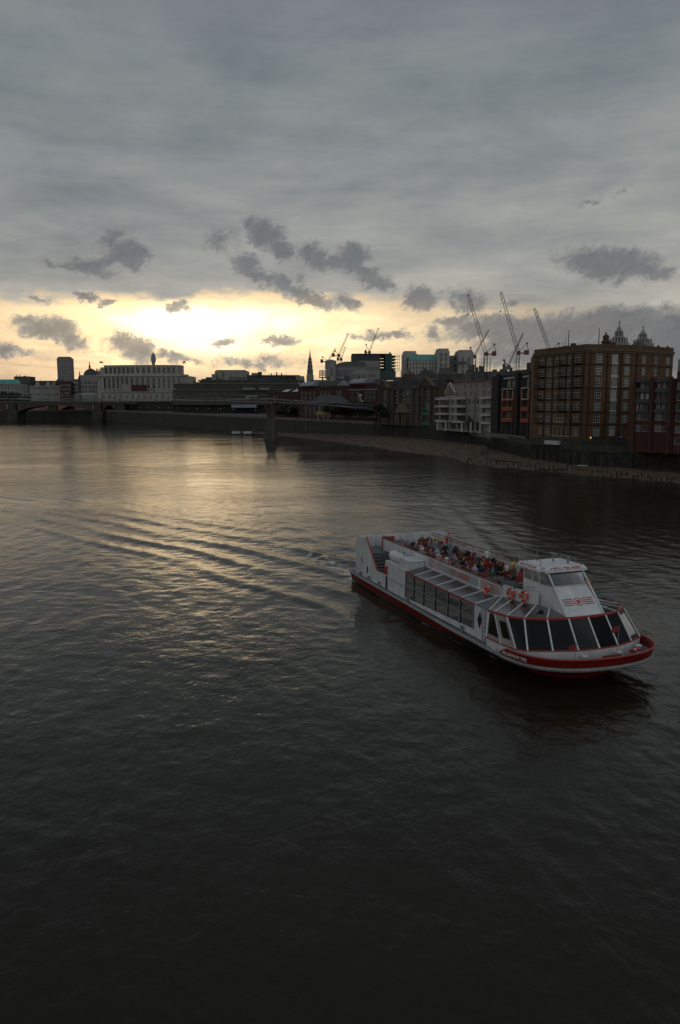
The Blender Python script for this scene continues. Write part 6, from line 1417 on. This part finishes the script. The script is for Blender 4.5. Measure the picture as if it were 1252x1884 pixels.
# ---- benches on the upper deck
ROWX = [4.9 + 1.42 * k for k in range(13)]
sl_m = None
bm = {}
for style in ('red', 'grey'):
    seat = MB(); back = MB(); legs = MB()
    for q in range(5): seat.box(-.02 + q * .095, .06 + q * .095, -.82, .82, .40, .44)
    if style == 'red': back.plate([(-.06, -.82, .46), (-.06, .82, .46), (-.18, .82, .92), (-.18, -.82, .92)], (-.05, 0, 0))
    else:
        for q in range(4): back.box(-.10 - q * .03, -.06 - q * .03, -.82, .82, .50 + q * .115, .585 + q * .115)
    legs.box(.05, .1, -.03, .03, 0, .36); legs.box(.34, .39, -.03, .03, 0, .36); legs.box(-.02, .45, -.03, .03, .36, .398)
    bm[style] = (seat.mesh('bench', M_slat), back.mesh('backrest', M_bench if style == 'red' else M_slat), legs.mesh('bench_leg', M_bgrey))
for k, x in enumerate(ROWX):
    for s in (-1, 1):
        stl = 'grey' if (k, s) in ((2, 1), (4, 1), (3, 1), (11, -1), (12, -1), (12, 1), (0, -1)) else 'red'
        me = bm[stl]; b_ = link('bench', me[0], boat, (x, s * 1.24, 3.48)); link('backrest', me[1], b_); [link('bench_leg', me[2], b_, (0, q, 0)) for q in (-.6, .6)]
bin_ = MB(); bin_.lathe([(.2, 0), (.22, .75), (.18, .8)], 10); bin_.build('litter_bin', M_bblack, boat, (10.3, -.2, 3.48))

# ---- life rings and life rafts, carried by the boat
rg = MB(); rg.torus((0, 0, 0), (1, 0, 0), .285, .085, 24, 8, lambda j: 1 if j % 6 == 0 else 0); rme = rg.mesh('life_ring', [M_ring, M_ringw], True)
bmx = Matrix.Translation(BO) @ Matrix.Rotation(BH, 4, 'Z')
bpos = lambda x, y, z: Matrix.Translation((x * BSC.x, y * BSC.y, z * BSC.z))
def ring(x, y, z, face, label):
    o = bpy.data.objects.new('life_ring', rme); COL.objects.link(o); d = Vector(face).normalized(); o.matrix_world = bmx @ bpos(x, y, z) @ d.to_track_quat('X', 'Z').to_matrix().to_4x4(); tag(o, label, 'life ring', 'orange life rings on the boat')
ring(24.45, -2.36, 4.3, (.12, -1, 0), 'orange life ring on the curved white wall, the one farther from the wheelhouse')
ring(25.55, -2.12, 4.36, (.3, -1, 0), 'orange life ring on the curved white wall, the one beside the wheelhouse')
ring(22.0, -2.62, 4.0, (-.3, -1, .3), 'orange life ring at the forward end of the side sign wall')
ring(25.6, 2.3, 4.75, (.8, .5, 0), 'orange life ring on the far side beyond the windscreen')
ring(30.3, 2.2, 1.75, (-.5, 0, 1), 'red life ring lying on the foredeck inside the bow bulwark')
rc = MB(); prof = [(.2, -1.1), (.36, -1.05)]
for k in range(7): z = -.95 + k * .3; prof += [(.40, z), (.40, z + .2), (.37, z + .21), (.37, z + .29)]
prof += [(.36, 1.12), (.2, 1.16)]; rc.lathe(prof, 16); rcm = rc.mesh('life_raft', M_bw, True)
for s, lb in ((-1, 'white ribbed life raft canister on the near side roof beside the locker'), (1, 'white ribbed life raft canister on the far side roof')):
    o = bpy.data.objects.new('life_raft', rcm); COL.objects.link(o); o.matrix_world = bmx @ bpos(8.95, s * 3.12, 3.84) @ Matrix.Rotation(R(90), 4, 'Y'); tag(o, lb, 'life raft', 'white life raft canisters')
# ------------------------------------------------------------------ passengers
def person_mesh(pose):
    J = {}
    sit = pose.startswith('sit')
    hz = .50 if sit else .93
    J['pel'] = ((0, 0, hz), .13); J['waist'] = ((.01, 0, hz + .20), .115); J['chest'] = ((.0, 0, hz + .42), .145); J['neckb'] = ((0, 0, hz + .56), .075); J['neck'] = ((.01, 0, hz + .63), .055)
    J['head'] = ((.025, 0, hz + .72), .088); J['crown'] = ((.015, 0, hz + .82), .075); J['nose'] = ((.115, 0, hz + .715), .016)
    E_ = [('pel', 'waist', 't'), ('waist', 'chest', 't'), ('chest', 'neckb', 't'), ('neckb', 'neck', 's'), ('neck', 'head', 's'), ('head', 'crown', 'h'), ('head', 'nose', 's')]
    for s, n in ((-1, 'r'), (1, 'l')):
        J['sh' + n] = ((0, s * .19, hz + .50), .068)
        if pose == 'wave' and s < 0: J['el' + n] = ((.12, s * .40, hz + .58), .045); J['wr' + n] = ((.16, s * .44, hz + .84), .032); J['ha' + n] = ((.17, s * .45, hz + .95), .036)
        elif pose == 'photo': J['el' + n] = ((.20, s * .26, hz + .40), .045); J['wr' + n] = ((.28, s * .10, hz + .62), .032); J['ha' + n] = ((.30, s * .06, hz + .69), .036)
        elif sit: J['el' + n] = ((-.02, s * .25, hz + .24), .045); J['wr' + n] = ((.20, s * .17, hz + .16), .032); J['ha' + n] = ((.29, s * .13, hz + .15), .036)
        else: J['el' + n] = ((-.02, s * .26, hz + .22), .045); J['wr' + n] = ((.08, s * .25, hz + .0), .032); J['ha' + n] = ((.11, s * .245, hz - .09), .036)
        J['hi' + n] = ((0, s * .10, hz - .04), .10)
        if sit: J['kn' + n] = ((.44, s * .13, hz + .02), .068); J['an' + n] = ((.42, s * .13, .09), .045); J['to' + n] = ((.58, s * .14, .045), .038)
        else: J['kn' + n] = ((.02, s * .11, .50), .065); J['an' + n] = ((0, s * .12, .09), .045); J['to' + n] = ((.16, s * .13, .045), .038)
        E_ += [('neckb', 'sh' + n, 't'), ('sh' + n, 'el' + n, 't'), ('el' + n, 'wr' + n, 's'), ('wr' + n, 'ha' + n, 's'), ('pel', 'hi' + n, 'p'), ('hi' + n, 'kn' + n, 'p'), ('kn' + n, 'an' + n, 'p'), ('an' + n, 'to' + n, 'o')]
        hb = Vector(J['ha' + n][0]); up = (hb - Vector(J['wr' + n][0])).normalized(); sd_ = up.cross(Vector((1, 0, .3))).normalized()
        for q in range(4): J['f%s%d' % (n, q)] = (tuple(hb + up * (.075 - .008 * abs(q - 1.5)) + sd_ * (q - 1.5) * .019), .0095); E_.append(('ha' + n, 'f%s%d' % (n, q), 's'))
        J['th' + n] = (tuple(hb + up * .025 + sd_ * .055 * s), .011); E_.append(('ha' + n, 'th' + n, 's'))
    names = list(J); idx = {k: i for i, k in enumerate(names)}
    me = bpy.data.meshes.new('person'); me.from_pydata([J[k][0] for k in names], [(idx[a], idx[b]) for a, b, c in E_], [])
    ob_ = bpy.data.objects.new('person_tmp', me); COL.objects.link(ob_)
    sk = ob_.modifiers.new('skin', 'SKIN'); sk.use_smooth_shade = True
    for i, k in enumerate(names): d = me.skin_vertices[0].data[i]; r = J[k][1]; d.radius = (r, r * (1.25 if k in ('chest', 'waist', 'pel') else 1)) if False else (r, r); d.use_root = (k == 'pel')
    sub = ob_.modifiers.new('sub', 'SUBSURF'); sub.levels = 1; sub.render_levels = 1
    dg = bpy.context.evaluated_depsgraph_get(); out = bpy.data.meshes.new_from_object(ob_.evaluated_get(dg)); bpy.data.objects.remove(ob_)
    segs = [(Vector(J[a][0]), Vector(J[b][0]), c, (J[a][1] + J[b][1]) / 2) for a, b, c in E_]
    out.materials.clear()
    for n in ('skin', 'top', 'trousers', 'hair', 'shoes'): out.materials.append(MATS.get('person_' + n))
    mi = {'s': 0, 't': 1, 'p': 2, 'h': 3, 'o': 4}; res = []
    hc = Vector(J['head'][0])
    for pg in out.polygons:
        c = pg.center; best = None
        for a, b, k, r in segs:
            ab = b - a; t = max(0, min(1, (c - a).dot(ab) / max(ab.length_squared, 1e-9))); dd = (c - (a + ab * t)).length - r
            if best is None or dd < best[0]: best = (dd, k)
        k = best[1]; v = c - hc
        if k in 'sh' and v.length < .25 and c.z > hc.z - .05: k = 'h' if (v.z > .055 or v.x < -.02) else 's'
        res.append(mi[k])
    out.polygons.foreach_set('material_index', res); out.polygons.foreach_set('use_smooth', [True] * len(res)); out.name = 'person'; return out
SK = [mat('person_skin', (.42, .27, .20), .6, .05, 2), mat('person_skin_dark', (.16, .09, .06), .6, .05, 2)]
tops = {'red': (.42, .03, .03), 'white': (.62, .62, .62), 'black': (.02, .02, .022), 'navy': (.03, .035, .08), 'pale blue': (.36, .42, .56), 'yellow': (.55, .42, .12), 'grey': (.22, .22, .23), 'green': (.05, .12, .07), 'brown': (.13, .08, .05), 'pink': (.50, .26, .28), 'maroon': (.16, .03, .04)}
TOP = {k: mat('top_' + k.replace(' ', '_'), c, .85, .1, 3) for k, c in tops.items()}
MATS['person_top'] = TOP['grey']; PANTS = [mat('person_trousers', (.04, .045, .07), .85, .1, 3), mat('trousers_khaki', (.22, .18, .12), .85, .1, 3), mat('trousers_black', (.02, .02, .02), .85, .1, 3)]
HAIR = [mat('person_hair', (.025, .018, .012), .6, .1, 4), mat('hair_fair', (.25, .17, .08), .6, .1, 4), mat('hair_grey', (.28, .27, .26), .6, .1, 4)]
mat('person_shoes', (.03, .03, .03), .6)
POSE = {k: person_mesh(k) for k in ('sit', 'stand', 'wave', 'photo')}
pr = random.Random(11)
ORD = ['first', 'second', 'third', 'fourth', 'fifth', 'sixth', 'seventh', 'eighth', 'ninth', 'tenth', 'eleventh', 'twelfth', 'thirteenth']
def person(pose, x, y, z, rz, top, label, group, world_=False):
    o = bpy.data.objects.new('person', POSE[pose]); COL.objects.link(o); s_ = pr.uniform(.94, 1.05)
    o.matrix_world = (Matrix.Translation((x, y, z)) if world_ else bmx @ bpos(x, y, z)) @ Matrix.Rotation(rz, 4, 'Z') @ Matrix.Diagonal((s_, s_, s_, 1))
    for i, m_ in enumerate((pr.choice(SK + SK[:1] * 3), TOP[top], pr.choice(PANTS), pr.choice(HAIR[:1] * 3 + HAIR), MATS['person_shoes'])):
        o.material_slots[i].link = 'OBJECT'; o.material_slots[i].material = m_
    return tag(o, label, 'person', group)
cols_ = ['red', 'white', 'black', 'navy', 'pale blue', 'yellow', 'grey', 'green', 'brown', 'pink', 'maroon', 'black', 'white', 'black', 'grey', 'brown', 'navy', 'black', 'brown', 'maroon', 'navy', 'grey', 'black']
seat_n = {0: 'rail seat', 1: 'middle seat', 2: 'aisle seat'}
for k, x in enumerate(ROWX):
    for s in (-1, 1):
        for q in range(3):
            fill = .82
            if (k, s) in ((2, 1), (3, 1), (4, 1)): fill = .25
            if k >= 11: fill = .5
            if k == 0: fill = .8
            if pr.random() > fill: continue
            y = s * (1.80 - .56 * q) + pr.uniform(-.06, .06); top = pr.choice(cols_)
            side = 'near' if s < 0 else 'far'
            person('sit', x + .16, y, 3.48 - .02, pr.uniform(-.5, .5) + (0 if pr.random() < .85 else pr.choice((1.2, -1.2))), top, 'seated passenger in %s top, %s side bench, %s row from the stern, %s' % (top, side, ORD[k], seat_n[q]), 'passengers on the upper deck')
for pose, x, y, rz, top, lb in (('photo', 17.9, .35, .4, 'black', 'standing passenger in black raising a camera in the aisle'), ('stand', 16.6, -.25, -.3, 'navy', 'standing passenger in dark blue with back to the near rail'), ('wave', 19.2, .9, 1.9, 'yellow', 'standing passenger in yellow with one arm raised'), ('stand', 14.2, 1.7, 2.2, 'white', 'standing passenger in white at the far rail'), ('stand', 9.6, -.3, 3.0, 'grey', 'standing passenger in grey beside the litter bin'), ('stand', 12.1, .1, .6, 'maroon', 'standing passenger in maroon in the aisle amidships'), ('stand', 13.0, -.2, 2.6, 'black', 'standing passenger in black in the aisle, facing the stern'), ('stand', 18.6, 1.9, 1.5, 'pale blue', 'standing passenger in pale blue leaning at the far rail'), ('wave', 7.4, 1.8, 1.2, 'red', 'standing passenger in red waving at the far rail near the stern'), ('stand', 20.6, .1, .2, 'brown', 'standing passenger in brown near the wheelhouse end of the aisle')):
    person(pose, x, y, 3.48, rz, top, lb, 'passengers on the upper deck')
person('stand', 25.5, -.4, 4.15, 0, 'white', 'skipper in white at the helm behind the windscreen', 'boat crew')
for k in range(11):
    s = 14 + k * 17 + pr.uniform(-5, 5); c = deck_pt(s); person(pr.choice(['stand']), c.x, c.y, c.z + .0, pr.uniform(0, 6), pr.choice(['black', 'grey', 'white', 'red', 'brown']), 'small figure walking on the deck of the footbridge', 'people crossing the footbridge', True)
